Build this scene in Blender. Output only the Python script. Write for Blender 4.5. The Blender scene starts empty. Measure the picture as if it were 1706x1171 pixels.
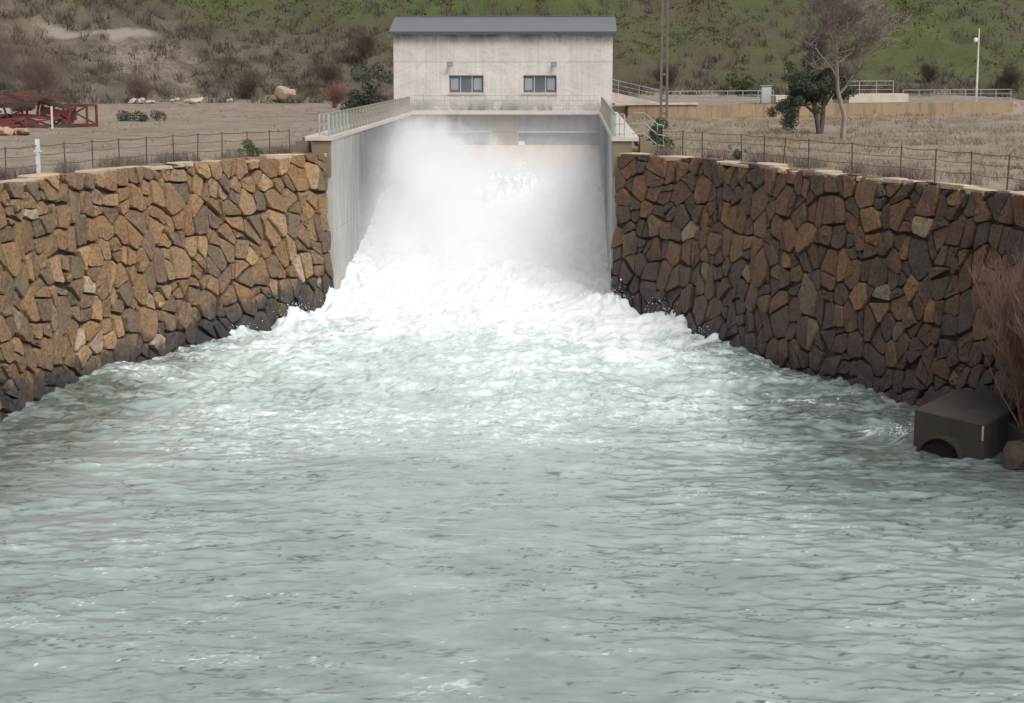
import bpy, bmesh, math, random
import numpy as np
from mathutils import Vector, Matrix

random.seed(7)
RNG = np.random.default_rng(11)
sc = bpy.context.scene
COL = sc.collection
R = math.radians

# ------------------------------------------------------------------ camera, sky, sun, exposure
cam_d = bpy.data.cameras.new("camera")
cam = bpy.data.objects.new("camera", cam_d)
COL.objects.link(cam)
cam.location = (0, 0, 12)
cam.rotation_euler = (R(90 - 9.427), 0, R(2.026))
cam_d.sensor_width = 36
cam_d.lens = 36 * 2900 / 1706
cam_d.clip_end = 3000
sc.camera = cam

SUN_DIR = Vector((0.52, -0.70, 1.10)).normalized()
world = bpy.data.worlds.new("World")
sc.world = world
world.use_nodes = True
wn = world.node_tree
wn.nodes.clear()
w_out = wn.nodes.new("ShaderNodeOutputWorld")
w_bg = wn.nodes.new("ShaderNodeBackground")
w_sky = wn.nodes.new("ShaderNodeTexSky")
w_sky.sky_type = 'NISHITA'
w_sky.sun_disc = False
w_sky.sun_elevation = math.asin(SUN_DIR.z)
w_sky.sun_rotation = math.atan2(SUN_DIR.x, SUN_DIR.y)
w_sky.air_density = 1.0
w_sky.dust_density = 6.0
w_sky.ozone_density = 1.0
w_hs = wn.nodes.new("ShaderNodeHueSaturation")
w_hs.inputs["Saturation"].default_value = 0.22
w_bg.inputs["Strength"].default_value = 0.15
wn.links.new(w_sky.outputs[0], w_hs.inputs["Color"])
wn.links.new(w_hs.outputs[0], w_bg.inputs["Color"])
wn.links.new(w_bg.outputs[0], w_out.inputs["Surface"])

sun_d = bpy.data.lights.new("sun", 'SUN')
sun_d.energy = 0.9
sun_d.angle = R(28)
sun_d.color = (1.0, 0.965, 0.92)
sun = bpy.data.objects.new("sun", sun_d)
COL.objects.link(sun)
sun.rotation_euler = SUN_DIR.to_track_quat('Z', 'Y').to_euler()

sc.view_settings.view_transform = 'Standard'
sc.view_settings.look = 'None'
sc.view_settings.gamma = 1
sc.view_settings.use_curve_mapping = False
sc.view_settings.exposure = 0.28
sc.cycles.use_denoising = True
sc.cycles.max_bounces = 9
sc.cycles.volume_bounces = 7
sc.cycles.volume_step_rate = 0.2
sc.cycles.volume_max_steps = 256

# ------------------------------------------------------------------ helpers
def tag(o, label=None, cat=None, group=None, kind=None):
    if cat and not kind: kind = "thing"          # walls, rails and poles are things too
    if label: o["label"] = label
    if cat: o["category"] = cat
    if group: o["group"] = group
    if kind: o["kind"] = kind
    return o

def empty(name, loc=(0, 0, 0), rz=0.0):
    o = bpy.data.objects.new(name, None)
    o.location = loc
    o.rotation_euler = (0, 0, rz)
    COL.objects.link(o)
    return o

def link(name, me, mat=None, parent=None):
    o = bpy.data.objects.new(name, me)
    if mat is not None and len(me.materials) == 0:
        me.materials.append(mat)
    COL.objects.link(o)
    if parent is not None:
        o.parent = parent
    return o

def fast_mesh(name, V, faces, smooth=False):
    """V (n,3), faces (m,k) with k = 3 or 4"""
    V = np.asarray(V, np.float32); faces = np.asarray(faces, np.int32)
    m, k = faces.shape
    me = bpy.data.meshes.new(name)
    me.vertices.add(len(V)); me.vertices.foreach_set("co", V.ravel())
    me.loops.add(m * k); me.loops.foreach_set("vertex_index", faces.ravel())
    me.polygons.add(m)
    me.polygons.foreach_set("loop_start", np.arange(0, m * k, k, dtype=np.int32))
    me.polygons.foreach_set("loop_total", np.full(m, k, np.int32))
    me.polygons.foreach_set("use_smooth", np.full(m, smooth, bool))
    me.update(calc_edges=True)
    return me

def fattr(me, name, vals):
    a = me.attributes.new(name, 'FLOAT', 'POINT')
    a.data.foreach_set("value", np.asarray(vals, np.float32))

class MB:
    """collects boxes, bars and tubes for one mesh"""
    def __init__(self): self.v = []; self.f = []
    def add(self, vs, fs):
        b = len(self.v); self.v += [tuple(p) for p in vs]; self.f += [tuple(i + b for i in f) for f in fs]; return self
    def box(self, x0, x1, y0, y1, z0, z1):
        return self.add([(x0,y0,z0),(x1,y0,z0),(x1,y1,z0),(x0,y1,z0),(x0,y0,z1),(x1,y0,z1),(x1,y1,z1),(x0,y1,z1)],
                        [(0,3,2,1),(4,5,6,7),(0,1,5,4),(1,2,6,5),(2,3,7,6),(3,0,4,7)])
    def bar(self, a, b, w, h=None, up=(0, 0, 1)):
        a, b = Vector(a), Vector(b); h = h or w
        d = (b - a).normalized(); u = Vector(up)
        if abs(d.dot(u)) > .98: u = Vector((0, 1, 0))
        s = d.cross(u).normalized(); u = s.cross(d).normalized()
        o = [(-w/2,-h/2),(w/2,-h/2),(w/2,h/2),(-w/2,h/2)]
        vs = [a + s*p + u*q for p, q in o] + [b + s*p + u*q for p, q in o]
        return self.add(vs, [(0,1,2,3),(7,6,5,4),(0,4,5,1),(1,5,6,2),(2,6,7,3),(3,7,4,0)])
    def tube(self, pts, rad, n=8, caps=True):
        pts = [Vector(p) for p in pts]
        rads = rad if hasattr(rad, "__len__") else [rad] * len(pts)
        vs = []; fs = []
        ref = Vector((0.31, 0.77, 0.2)).normalized()
        for i, p in enumerate(pts):
            d = (pts[min(i + 1, len(pts) - 1)] - pts[max(i - 1, 0)]).normalized()
            if abs(d.dot(ref)) > .95: ref = Vector((0.9, -.2, 0.3)).normalized()
            s = d.cross(ref).normalized(); u = s.cross(d)
            for k in range(n):
                t = 2 * math.pi * k / n
                vs.append(p + (s * math.cos(t) + u * math.sin(t)) * rads[i])
        for i in range(len(pts) - 1):
            for k in range(n):
                a = i*n + k; b = i*n + (k+1) % n
                fs.append((a, b, b + n, a + n))
        if caps:
            fs.append(tuple(reversed(range(n)))); fs.append(tuple(range((len(pts)-1)*n, len(pts)*n)))
        return self.add(vs, fs)
    def build(self, name, mat, parent=None, smooth=False, bevel=0.0):
        me = bpy.data.meshes.new(name)
        me.from_pydata([tuple(p) for p in self.v], [], self.f)
        bm = bmesh.new(); bm.from_mesh(me)
        bmesh.ops.recalc_face_normals(bm, faces=bm.faces)
        if bevel > 0:
            bmesh.ops.bevel(bm, geom=list(bm.edges), offset=bevel, segments=1, affect='EDGES')
        bm.to_mesh(me); bm.free()
        if smooth:
            me.polygons.foreach_set("use_smooth", np.ones(len(me.polygons), bool))
            me.set_sharp_from_angle(angle=R(40))
        return link(name, me, mat, parent)

def box(name, x0, x1, y0, y1, z0, z1, mat, parent=None, bevel=0.0):
    return MB().box(x0, x1, y0, y1, z0, z1).build(name, mat, parent, bevel=bevel)

# fractal fields from a shaped random spectrum (tileable patch of size L metres)
def spectrum_field(seed, L, N, func):
    rg = np.random.default_rng(seed)
    k1 = np.fft.fftfreq(N, L / N) * 2 * np.pi
    KX, KY = np.meshgrid(k1, k1, indexing='ij')
    K = np.hypot(KX, KY); K[0, 0] = 1e-6
    A = func(KX, KY, K); A[0, 0] = 0
    H = np.fft.fft2(rg.standard_normal((N, N))) * A
    return H, KX, KY, K

class Field:
    def __init__(self, arr, L): self.a = arr.astype(np.float32); self.L = L; self.N = arr.shape[0]
    def __call__(self, X, Y):
        u = np.asarray(X) / self.L * self.N; v = np.asarray(Y) / self.L * self.N
        i = np.floor(u).astype(int); j = np.floor(v).astype(int)
        fu = u - i; fv = v - j; N = self.N
        i0 = i % N; i1 = (i + 1) % N; j0 = j % N; j1 = (j + 1) % N
        a = self.a
        return (a[i0, j0]*(1-fu)*(1-fv) + a[i1, j0]*fu*(1-fv) + a[i0, j1]*(1-fu)*fv + a[i1, j1]*fu*fv)

def noise_field(seed, L, N, beta, lo, hi, sx=1.0, sy=1.0):
    """normalised (mean 0, std 1) fractal noise, wavelengths between lo and hi metres"""
    def fn(KX, KY, K):
        Ke = np.hypot(KX * sx, KY * sy) + 1e-6      # sx > 1 stretches features along x
        return Ke ** (-beta) * np.exp(-(Ke * lo / 6.283) ** 2) * (1 - np.exp(-(Ke * hi / 6.283) ** 2))
    H, *_ = spectrum_field(seed, L, N, fn)
    f = np.real(np.fft.ifft2(H)); f = (f - f.mean()) / f.std()
    return Field(f, L)

def sstep(a, b, x):
    t = np.clip((np.asarray(x, float) - a) / (b - a), 0, 1)
    return t * t * (3 - 2 * t)

# ------------------------------------------------------------------ materials
class NT:
    def __init__(self, name):
        self.m = bpy.data.materials.new(name); self.m.use_nodes = True
        self.t = self.m.node_tree; self.n = self.t.nodes
        self.b = self.n["Principled BSDF"]; self.out = self.n["Material Output"]
        self._tc = None
    def node(self, typ, **kw):
        x = self.n.new(typ)
        for k, v in kw.items():
            if k.startswith("i_"): x.inputs[k[2:].replace("_", " ")].default_value = v
            else: setattr(x, k, v)
        return x
    def link(self, a, b): self.t.links.new(a, b)
    def pos(self):
        if self._tc is None: self._tc = self.node("ShaderNodeNewGeometry")
        return self._tc.outputs["Position"]
    def mapped(self, scale):
        m = self.node("ShaderNodeMapping"); m.inputs["Scale"].default_value = scale
        self.link(self.pos(), m.inputs["Vector"]); return m.outputs[0]
    def noise(self, scale, detail=4, rough=.55, vec=None, dist=0.0):
        x = self.node("ShaderNodeTexNoise"); x.inputs["Scale"].default_value = scale
        x.inputs["Detail"].default_value = detail; x.inputs["Roughness"].default_value = rough
        x.inputs["Distortion"].default_value = dist
        self.link(vec if vec is not None else self.pos(), x.inputs["Vector"]); return x.outputs["Fac"]
    def ramp(self, fac, stops, interp='LINEAR'):
        r = self.node("ShaderNodeValToRGB"); r.color_ramp.interpolation = interp
        e = r.color_ramp.elements
        while len(e) < len(stops): e.new(0.5)
        for q, (p, c) in zip(e, stops):
            q.position = p; q.color = (*c, 1) if hasattr(c, "__len__") else (c, c, c, 1)
        self.link(fac, r.inputs[0]); return r.outputs[0]
    def mix(self, fac, a, b, mode='MIX'):
        x = self.node("ShaderNodeMix", data_type='RGBA', blend_type=mode)
        for s, v in ((0, fac), (6, a), (7, b)):
            if hasattr(v, "links") or isinstance(v, bpy.types.NodeSocket): self.link(v, x.inputs[s])
            elif s == 0: x.inputs[0].default_value = v
            else: x.inputs[s].default_value = (*v, 1)
        return x.outputs[2]
    def math(self, op, a, b=0.0, clamp=False):
        x = self.node("ShaderNodeMath", operation=op, use_clamp=clamp)
        for s, v in ((0, a), (1, b)):
            if isinstance(v, bpy.types.NodeSocket): self.link(v, x.inputs[s])
            else: x.inputs[s].default_value = v
        return x.outputs[0]
    def maprange(self, v, a, b, c=0.0, d=1.0, smooth=False):
        x = self.node("ShaderNodeMapRange", interpolation_type='SMOOTHSTEP' if smooth else 'LINEAR')
        self.link(v, x.inputs["Value"])
        for k, q in zip(("From Min", "From Max", "To Min", "To Max"), (a, b, c, d)): x.inputs[k].default_value = q
        return x.outputs[0]
    def xyz(self):
        s = self.node("ShaderNodeSeparateXYZ"); self.link(self.pos(), s.inputs[0]); return s.outputs
    def attr(self, name):
        return self.node("ShaderNodeAttribute", attribute_name=name).outputs["Fac"]
    def rand(self): return self.node("ShaderNodeObjectInfo").outputs["Random"]
    def color(self, c):
        if isinstance(c, bpy.types.NodeSocket): self.link(c, self.b.inputs["Base Color"])
        else: self.b.inputs["Base Color"].default_value = (*c, 1)
        return self
    def rough(self, v):
        if isinstance(v, bpy.types.NodeSocket): self.link(v, self.b.inputs["Roughness"])
        else: self.b.inputs["Roughness"].default_value = v
        return self
    def bump(self, h, strength=.5, dist=.05):
        x = self.node("ShaderNodeBump"); x.inputs["Strength"].default_value = strength
        x.inputs["Distance"].default_value = dist
        self.link(h, x.inputs["Height"]); self.link(x.outputs[0], self.b.inputs["Normal"]); return self

def simple(name, c, rough=.7, metal=0.0, var=.25, scale=3.0, bump=0.0):
    t = NT(name)
    n = t.noise(scale, 5, .6)
    t.color(t.mix(n, tuple(x * (1 - var) for x in c), tuple(min(1, x * (1 + var)) for x in c)))
    t.rough(rough); t.b.inputs["Metallic"].default_value = metal
    if bump: t.bump(t.noise(scale * 6, 5, .6), bump, .03)
    return t.m

def concrete(name, base, stain, stain_amt=.5, streak=.5, scale=.8):
    t = NT(name)
    big = t.noise(scale, 5, .62)
    st = t.noise(1.0, 5, .6, t.mapped((2.2, 2.2, .28)))
    c = t.mix(t.maprange(big, .35, .75), base, tuple(x * .82 for x in base))
    c = t.mix(t.math('MULTIPLY', t.maprange(st, .5, .75), streak), c, stain)
    blot = t.noise(1.6, 7, .7, t.mapped((.8, .8, 1.6)))
    c = t.mix(t.math('MULTIPLY', t.maprange(blot, .58, .72), stain_amt), c, stain)
    fine = t.noise(26, 3, .6)
    c = t.mix(t.maprange(fine, .2, .8, 0, .25), c, tuple(x * .6 for x in base))
    t.color(c).rough(.88)
    t.bump(fine, .25, .02)
    return t.m

def stone_mat(name, stops, wet_lo, wet_hi, wet_col, pale):
    t = NT(name)
    r = t.rand()
    c = t.ramp(r, stops)
    g = t.noise(2.2, 6, .65)
    c = t.mix(t.maprange(g, .3, .75, 0, .55), c, t.mix(1.0, c, (.55, .50, .46), 'MULTIPLY'))
    rust = t.noise(.9, 5, .6, dist=.6)
    c = t.mix(t.maprange(rust, .5, .72, 0, .55), c, t.mix(1.0, c, (1.25, .95, .66), 'MULTIPLY'))
    pal = t.noise(3.4, 7, .7)
    c = t.mix(t.maprange(pal, .62, .74, 0, .45), c, pale)
    fine = t.noise(7.5, 8, .72)
    c = t.mix(1.0, c, t.ramp(fine, [(.32, (.5,.47,.45)), (.5, (1,1,1)), (.68, (1.45,1.38,1.28))]), 'MULTIPLY')
    crk = t.noise(1.1, 6, .7, t.mapped((2.2, 2.2, 2.0)), 1.5)
    c = t.mix(t.ramp(crk, [(.485, (0,0,0)), (.5, (.6,.6,.6)), (.515, (0,0,0))]), c, t.mix(1.0, c, (.42,.38,.36), 'MULTIPLY'))
    lay = t.noise(1.0, 5, .6, t.mapped((3, 3, 9)))
    c = t.mix(t.maprange(lay, .45, .8, 0, .4), c, t.mix(1.0, c, (.5, .46, .44), 'MULTIPLY'))
    x, y, z = t.xyz()
    wn_ = t.noise(.55, 5, .65)
    hgt = t.math('ADD', z, t.maprange(wn_, .2, .8, 1.3, -1.3))
    hgt = t.math('ADD', hgt, t.maprange(r, 0, 1, -.5, .5))
    hgt = t.math('SUBTRACT', hgt, t.maprange(y, 68, 82, 0, 1.15))      # spray reaches higher near the chute
    wet = t.maprange(hgt, wet_lo, wet_hi, 1, 0)
    wetc = t.mix(t.maprange(g, .3, .75), wet_col, tuple(q * .45 for q in wet_col))
    c = t.mix(t.math('MULTIPLY', wet, .85), c, wetc)
    low = t.maprange(hgt, -.5, .35, .8, 0)                                 # tide line: black algae just above the water
    c = t.mix(low, c, (.022,.020,.020))
    t.color(c)
    t.rough(t.maprange(wet, 0, 1, .85, .5))
    h = t.math('ADD', t.noise(5, 6, .65), t.math('MULTIPLY', t.noise(22, 4, .6), .35))
    t.bump(h, 1.0, .12)
    return t.m

M = {}
M['stone_l'] = stone_mat("ochre_stone",
    [(0, (.20,.128,.072)), (.16, (.275,.172,.086)), (.3, (.165,.115,.078)), (.44, (.32,.20,.10)), (.58, (.225,.156,.094)), (.72, (.155,.112,.08)), (.86, (.40,.27,.15)), (.95, (.25,.158,.086)), (1, (.48,.40,.31))],
    .55, 1.15, (.050,.045,.045), (.46,.36,.24))
M['stone_r'] = stone_mat("rust_stone",
    [(0, (.135,.074,.045)), (.18, (.20,.100,.052)), (.34, (.098,.066,.052)), (.5, (.235,.12,.06)), (.64, (.145,.086,.06)), (.78, (.082,.063,.057)), (.9, (.28,.16,.076)), (.96, (.16,.098,.062)), (1, (.32,.25,.18))],
    .6, 4.4, (.068,.045,.037), (.26,.175,.112))
M['cap'] = simple("pale_cap_stone", (.40,.31,.22), .9, var=.35, scale=1.5, bump=.5)
M['cap_l'] = simple("ochre_cap_stone", (.37,.29,.20), .9, var=.35, scale=1.5, bump=.5)
M['core'] = simple("wall_core_earth", (.045,.036,.028), .95, var=.4, scale=2)
M['conc'] = concrete("training_wall_concrete", (.47,.45,.43), (.18,.175,.17), .35, .55)
t = NT("splashed_wall_concrete")
x, y, z = t.xyz()
st = t.noise(1.0, 5, .6, t.mapped((1, 1.6, .22)))
c = t.mix(t.maprange(t.noise(.35, 5, .65), .35, .7, 0, .8), (.46,.44,.42), (.29,.28,.265))
c = t.mix(t.maprange(st, .42, .7, 0, .3), c, (.24,.23,.22))
wet = t.maprange(t.math('ADD', y, t.maprange(st, .3, .7, -2.5, 2.5)), 88, 97, 0, .85)
c = t.mix(wet, c, (.085,.085,.085))
fine = t.noise(20, 3, .6)
c = t.mix(t.maprange(fine, .3, .7, 0, .2), c, (.2,.19,.18))
t.color(c).rough(.8); t.bump(fine, .25, .02)
M['conc_splash'] = t.m
M['conc_wet'] = concrete("head_wall_concrete", (.19,.185,.18), (.05,.05,.05), .7, .7)
M['conc_tan'] = concrete("weir_concrete", (.52,.38,.27), (.30,.22,.16), .4, .4)
t = NT("facade_concrete")
x, y, z = t.xyz()
c = t.mix(t.maprange(t.noise(.5, 5, .6), .35, .7), (.565,.53,.50), (.45,.42,.40))
board = t.noise(1.0, 3, .5, t.mapped((5.5, 5.5, .12)))
c = t.mix(t.maprange(board, .42, .7, 0, .45), c, (.36,.34,.32))
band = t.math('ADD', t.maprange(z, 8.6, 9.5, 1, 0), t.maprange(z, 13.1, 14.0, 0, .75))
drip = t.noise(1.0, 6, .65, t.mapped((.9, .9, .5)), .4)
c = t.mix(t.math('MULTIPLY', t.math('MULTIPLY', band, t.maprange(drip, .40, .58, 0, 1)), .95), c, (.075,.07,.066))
crack = t.noise(.42, 6, .7, t.mapped((1, 1, 1.7)), 1.2)
c = t.mix(t.ramp(crack, [(.485, (0,0,0)), (.50, (.5,.5,.5)), (.515, (0,0,0))]), c, (.25,.23,.215))
blot = t.noise(1.3, 7, .72)
c = t.mix(t.maprange(blot, .58, .72, 0, .5), c, (.30,.28,.26))
t.color(c).rough(.88); t.bump(t.noise(24, 3, .6), .25, .02)
M['facade'] = t.m
M['coping'] = concrete("coping_concrete", (.50,.45,.40), (.22,.2,.18), .4, .2)
M['endface'] = concrete("wall_end_concrete", (.20,.155,.10), (.09,.07,.05), .5, .5)
M['ochre_wall'] = concrete("ochre_low_wall", (.29,.205,.13), (.10,.07,.05), .8, .9, .35)
M['pale_conc'] = concrete("pale_concrete", (.47,.41,.35), (.24,.19,.15), .5, .5)
M['roof'] = simple("roof_sheet", (.115,.122,.134), .6, var=.15, scale=.6)
M['fascia'] = simple("roof_edge", (.055,.058,.065), .6)
M['white_trim'] = simple("white_trim", (.6,.58,.55), .7)
M['glass'] = simple("window_glass", (.11,.118,.125), .15)
M['curtain'] = simple("pale_blind", (.25,.255,.26), .5, var=.2)
M['win_frame'] = simple("window_frame", (.30,.315,.32), .5)
M['galv'] = simple("galvanised_steel", (.27,.285,.28), .5, .25, .15, 4)
M['rail_pale'] = simple("pale_painted_rail", (.31,.345,.33), .5, 0, .15, 5)
M['rail_pale2'] = simple("weathered_rail", (.24,.225,.19), .6, 0, .2, 5)
M['rust_post'] = simple("rusted_post", (.075,.058,.05), .8, 0, .3, 5)
M['wire'] = simple("fence_wire", (.085,.07,.062), .7)
M['white_post'] = simple("white_post", (.55,.54,.53), .6)
M['red_steel'] = simple("rusty_red_steel", (.12,.036,.028), .8, 0, .6, 2.6)
M['grey_steel'] = simple("grey_steel", (.4,.39,.38), .6, 0, .2)
M['dark_steel'] = simple("dark_steel", (.035,.033,.032), .7)
M['lamp'] = simple("floodlight_metal", (.07,.07,.07), .5)
M['pole'] = simple("power_pole_concrete", (.12,.10,.088), .85, 0, .25, 1.5)
M['bark_pale'] = simple("pale_bark", (.30,.255,.215), .9, 0, .3, 3)
M['bark_dark'] = simple("dark_bark", (.085,.07,.058), .95, 0, .3, 4)
M['twig'] = simple("grey_twig", (.21,.175,.15), .9, 0, .25, 1)
M['twig_red'] = simple("red_twig", (.21,.115,.088), .9, 0, .4, 1.2)
M['leaf_dark'] = simple("dark_evergreen_leaf", (.045,.056,.036), .7, 0, .5, 1.4)
M['leaf_green'] = simple("green_leaf", (.055,.082,.026), .7, 0, .4, 1.5)
M['boulder'] = simple("tan_boulder", (.30,.222,.16), .9, 0, .4, 1.6, .8)
M['rubble'] = simple("pale_rubble", (.36,.30,.25), .9, 0, .5, 1.6, .7)
M['orange_rock'] = simple("orange_rubble", (.33,.215,.145), .9, 0, .45, 1.6, .7)
M['block'] = concrete("mossy_outlet_concrete", (.044,.034,.027), (.017,.016,.010), .85, .85, 1.6)
M['pipe'] = simple("brown_pipe_rim", (.035,.029,.022), .5, 0, .4, 4)
M['pipe_in'] = simple("pipe_inside", (.008,.008,.007), .9)

# ground (terraces and hill share one sheet)
t = NT("earth_and_grass")
x, y, z = t.xyz()
g1 = t.noise(.045, 6, .62); g2 = t.noise(.35, 6, .65); g3 = t.noise(2.5, 4, .6)
hillc = t.ramp(t.math('ADD', t.math('MULTIPLY', g1, .55), t.math('MULTIPLY', g2, .45)),
    [(.35, (.050,.040,.025)), (.45, (.060,.053,.025)), (.52, (.050,.060,.016)), (.60, (.060,.072,.017)), (.70, (.082,.072,.032))])
terr = t.ramp(t.math('ADD', t.math('MULTIPLY', g2, .6), t.math('MULTIPLY', g3, .4)),
    [(.3, (.105,.082,.058)), (.45, (.18,.138,.098)), (.55, (.24,.188,.14)), (.7, (.14,.118,.072))])
dry = t.attr("dry"); hf = t.attr("hill"); bk = t.attr("bank"); pa = t.attr("path")
hillc = t.mix(dry, hillc, t.ramp(t.math('ADD', t.math('MULTIPLY', g2, .6), t.math('MULTIPLY', g1, .4)), [(.38, (.05,.041,.030)), (.5, (.085,.068,.047)), (.62, (.125,.10,.068))]))
trk = t.noise(.11, 4, .55, t.mapped((1.0, 2.6, 1)), .8)
terr = t.mix(t.maprange(trk, .5, .66, 0, .6), terr, (.215,.19,.17))
terr = t.mix(t.maprange(t.noise(.16, 5, .65), .52, .68, 0, .65), terr, (.115,.10,.062))
c = t.mix(hf, terr, hillc)
bankc = t.ramp(t.math('ADD', t.math('MULTIPLY', g2, .5), t.math('MULTIPLY', g3, .5)), [(.35, (.075,.056,.045)), (.5, (.15,.115,.095)), (.65, (.23,.185,.155))])
c = t.mix(bk, c, bankc)
c = t.mix(t.maprange(g3, .3, .7, .8, 1.15), (0, 0, 0), c)
c = t.mix(t.math('MULTIPLY', pa, .8), c, (.23,.20,.17))
t.color(c).rough(.95)
t.bump(g3, .6, .25)
M['ground'] = t.m

def grass_mat(name, stops, scale):
    t = NT(name)
    g1 = t.noise(scale, 5, .6); g2 = t.noise(scale * 9, 4, .6)
    t.color(t.ramp(t.math('ADD', t.math('MULTIPLY', g1, .55), t.math('MULTIPLY', g2, .45)), stops)).rough(.9)
    return t.m
M['hill_grass'] = grass_mat("hill_grass_blades", [(.37, (.080,.062,.036)), (.47, (.066,.064,.024)), (.54, (.056,.074,.018)), (.62, (.072,.084,.021)), (.7, (.105,.084,.044))], .05)
M['scrub'] = grass_mat("bare_scrub_twigs", [(.36, (.055,.042,.034)), (.48, (.09,.068,.054)), (.58, (.075,.062,.036)), (.68, (.125,.09,.07))], .09)
M['straw'] = grass_mat("dry_straw", [(.35, (.15,.112,.08)), (.5, (.26,.205,.14)), (.62, (.22,.18,.105)), (.72, (.13,.125,.055))], .15)
M['scrub_pink'] = grass_mat("pinkish_bare_twigs", [(.36, (.12,.085,.07)), (.5, (.19,.135,.112)), (.65, (.15,.11,.09))], .3)
M['weed'] = grass_mat("dry_weed", [(.35, (.10,.078,.068)), (.5, (.20,.16,.13)), (.65, (.15,.115,.085))], .5)

# ------------------------------------------------------------------ water: one sheet from under the camera up the chute
LX, RX = -11.65, 1.82                # inner faces of the chute walls
YF, YB = 84.0, 126.0                 # chute mouth and house front
FL, FN = 90.0, 2048
def chop_spec(KX, KY, K):
    lam = 6.283 / K
    peak = np.exp(-(K * .035) ** 2) * (1 - np.exp(-(K / 4.6) ** 4))
    d = (0.15 + .85 * np.abs(KY / K) ** 3)
    return K ** -1.7 * peak * d
H, KX, KY, K = spectrum_field(21, FL, FN, chop_spec)
h = np.real(np.fft.ifft2(H)); s0 = h.std()
chop = Field(h / s0, FL)
chop_dx = Field(np.real(np.fft.ifft2(-1j * KX / K * H)) / s0, FL)
chop_dy = Field(np.real(np.fft.ifft2(-1j * KY / K * H)) / s0, FL)
del H, h
swell = noise_field(22, FL, 1024, 2.0, 1.6, 7.0)
boil = noise_field(23, FL, FN, 1.35, .22, 3.4)
boil2 = noise_field(24, FL, FN, 1.2, .16, 2.2)
foam_n = noise_field(25, FL, FN, 1.15, .12, 7.0, 1.5, .75)
foam_n2 = noise_field(26, FL, FN, .7, .10, 1.0, 1.6, .65)
patch = noise_field(27, FL, 512, 1.7, 2.0, 22.0)
lane = noise_field(29, FL, FN, 1.5, .13, 2.3, 1.9, .6)
lace = noise_field(33, FL, FN, 1.35, .13, 2.6, 1.35, .75)
lane2 = noise_field(30, FL, FN, 1.0, .14, 1.6, 1.8, .6)
gust = noise_field(28, FL, 1024, 1.1, .8, 5.0, 1.5, .7)

def plume(X, Y):
    """mean height of the white water in the chute"""
    prof = np.interp(Y, [78, 81, 84, 88, 92, 96, 100, 104, 107, 112, 120, 127], [0, .22, .6, 1.15, 1.75, 2.35, 3.1, 3.8, 4.0, 3.5, 2.6, 2.2])
    lat = 1.0 + .24 * np.exp(-((X + 3.3) / 2.1) ** 2) * sstep(96, 104, Y)
    spread = np.where(Y > 83.5, 1.0, np.exp(-(np.clip(np.abs(X + 4.9) - 6.6, 0, None) / 2.5) ** 2))
    return prof * lat * spread

def water_rows():
    ys = [16.0]
    while ys[-1] < 127:
        Y = ys[-1]
        ys.append(Y + (.30 if Y < 29 else max(.045, .045 * (Y / 32) ** 1.35) if Y < 84 else .2))
    return np.array(ys)
ys = water_rows()
xs_a = np.concatenate([np.linspace(-24, -20.5, 12, endpoint=False), np.arange(-20.5, 13.5, .06), np.linspace(13.5, 22, 30)])
xs_b = xs_a
X, Y = np.meshgrid(xs_a, ys, indexing='xy')
turb = sstep(64, 83, Y)                                   # rough water ahead of the chute
lat = np.exp(-(np.clip(np.abs(X + 4.9) - 5.5 - (84 - np.clip(Y, 50, 84)) * .18, 0, None) / 3.2) ** 2)
turb = turb * (.25 + .75 * lat)
amp = .0185 + .020 * sstep(45, 70, Y)
env = .5 + .9 * sstep(-.8, 2.0, gust(X, Y))                 # ripples come in ruffled patches
Zw = amp * env * chop(X, Y) * (1 - .4 * turb) + (.026 + .065 * sstep(45, 72, Y)) * swell(X, Y)
bn = boil(X, Y); bn2 = boil2(X, Y)
Zw += turb * (.06 * bn + .015 * np.abs(bn2)) + .05 * sstep(50, 66, Y) * (1 - turb) * bn
inner = sstep(80, 88, Y)
Zw += plume(X, Y) + inner * (.045 * bn + .02 * np.abs(bn2)) * (1 + 3.0 * sstep(101, 104, Y))
lam = -.9 * amp * env * (1 - .5 * turb)
Xd = X + lam * chop_dx(X, Y); Yd = Y + lam * chop_dy(X, Y)
# surf thrown up where the water meets the two stone walls beside the mouth
for (cx, cy, hgt, rr) in ((-13.4, 79.6, .62, 1.1), (-15.3, 76.2, .40, 1.0), (5.0, 79.4, .55, 1.3), (6.4, 75.6, .35, .8), (11.0, 54.6, .28, .8), (10.2, 56.0, .25, .7), (-11.9, 83.3, .5, .9), (2.2, 82.9, .5, .8)):
    Zw += hgt * np.exp(-((X - cx) ** 2 + (Y - cy) ** 2) / rr ** 2) * (.8 + .2 * bn2 + .25 * bn)

# foam cover
near = sstep(66, 40, Y)
fn = foam_n(X, Y) * (1 - .75 * near) + (.45 + .75 * near) * foam_n2(X, Y); fn /= 1.15
cover = np.interp(Y, [28, 38, 48, 55, 60, 66, 72, 77, 81, 86], [-3.9, -3.7, -2.9, -2.2, -1.75, -1.25, -.55, .5, 1.7, 4.5])
side = np.clip(np.abs(X + 4.6) - 7.6 - np.clip((78 - Y) * .1, 0, 1.2), 0, None)
cover = cover - np.minimum(side * .30, 1.5) * sstep(86, 82, Y) * (1 - near) + .35 * patch(X, Y)
crest = (Zw - plume(X, Y)) / (amp * 1.4)
fval = fn + cover + .28 * np.clip(crest, -1.5, 2.0) * (Y < 84)
foam = sstep(-.3, 1.0 + .6 * (1 - near), fval) * (1 - near)
rid = lane(X, Y)
fleck = np.exp(-((rid - .13) / .05) ** 2) * sstep(1.5, 2.2, .8 * foam_n2(X, Y) + .5 * patch(X, Y) + .5 * foam_n(X, Y))
foam = np.maximum(foam, fleck * sstep(74, 62, Y))
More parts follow.
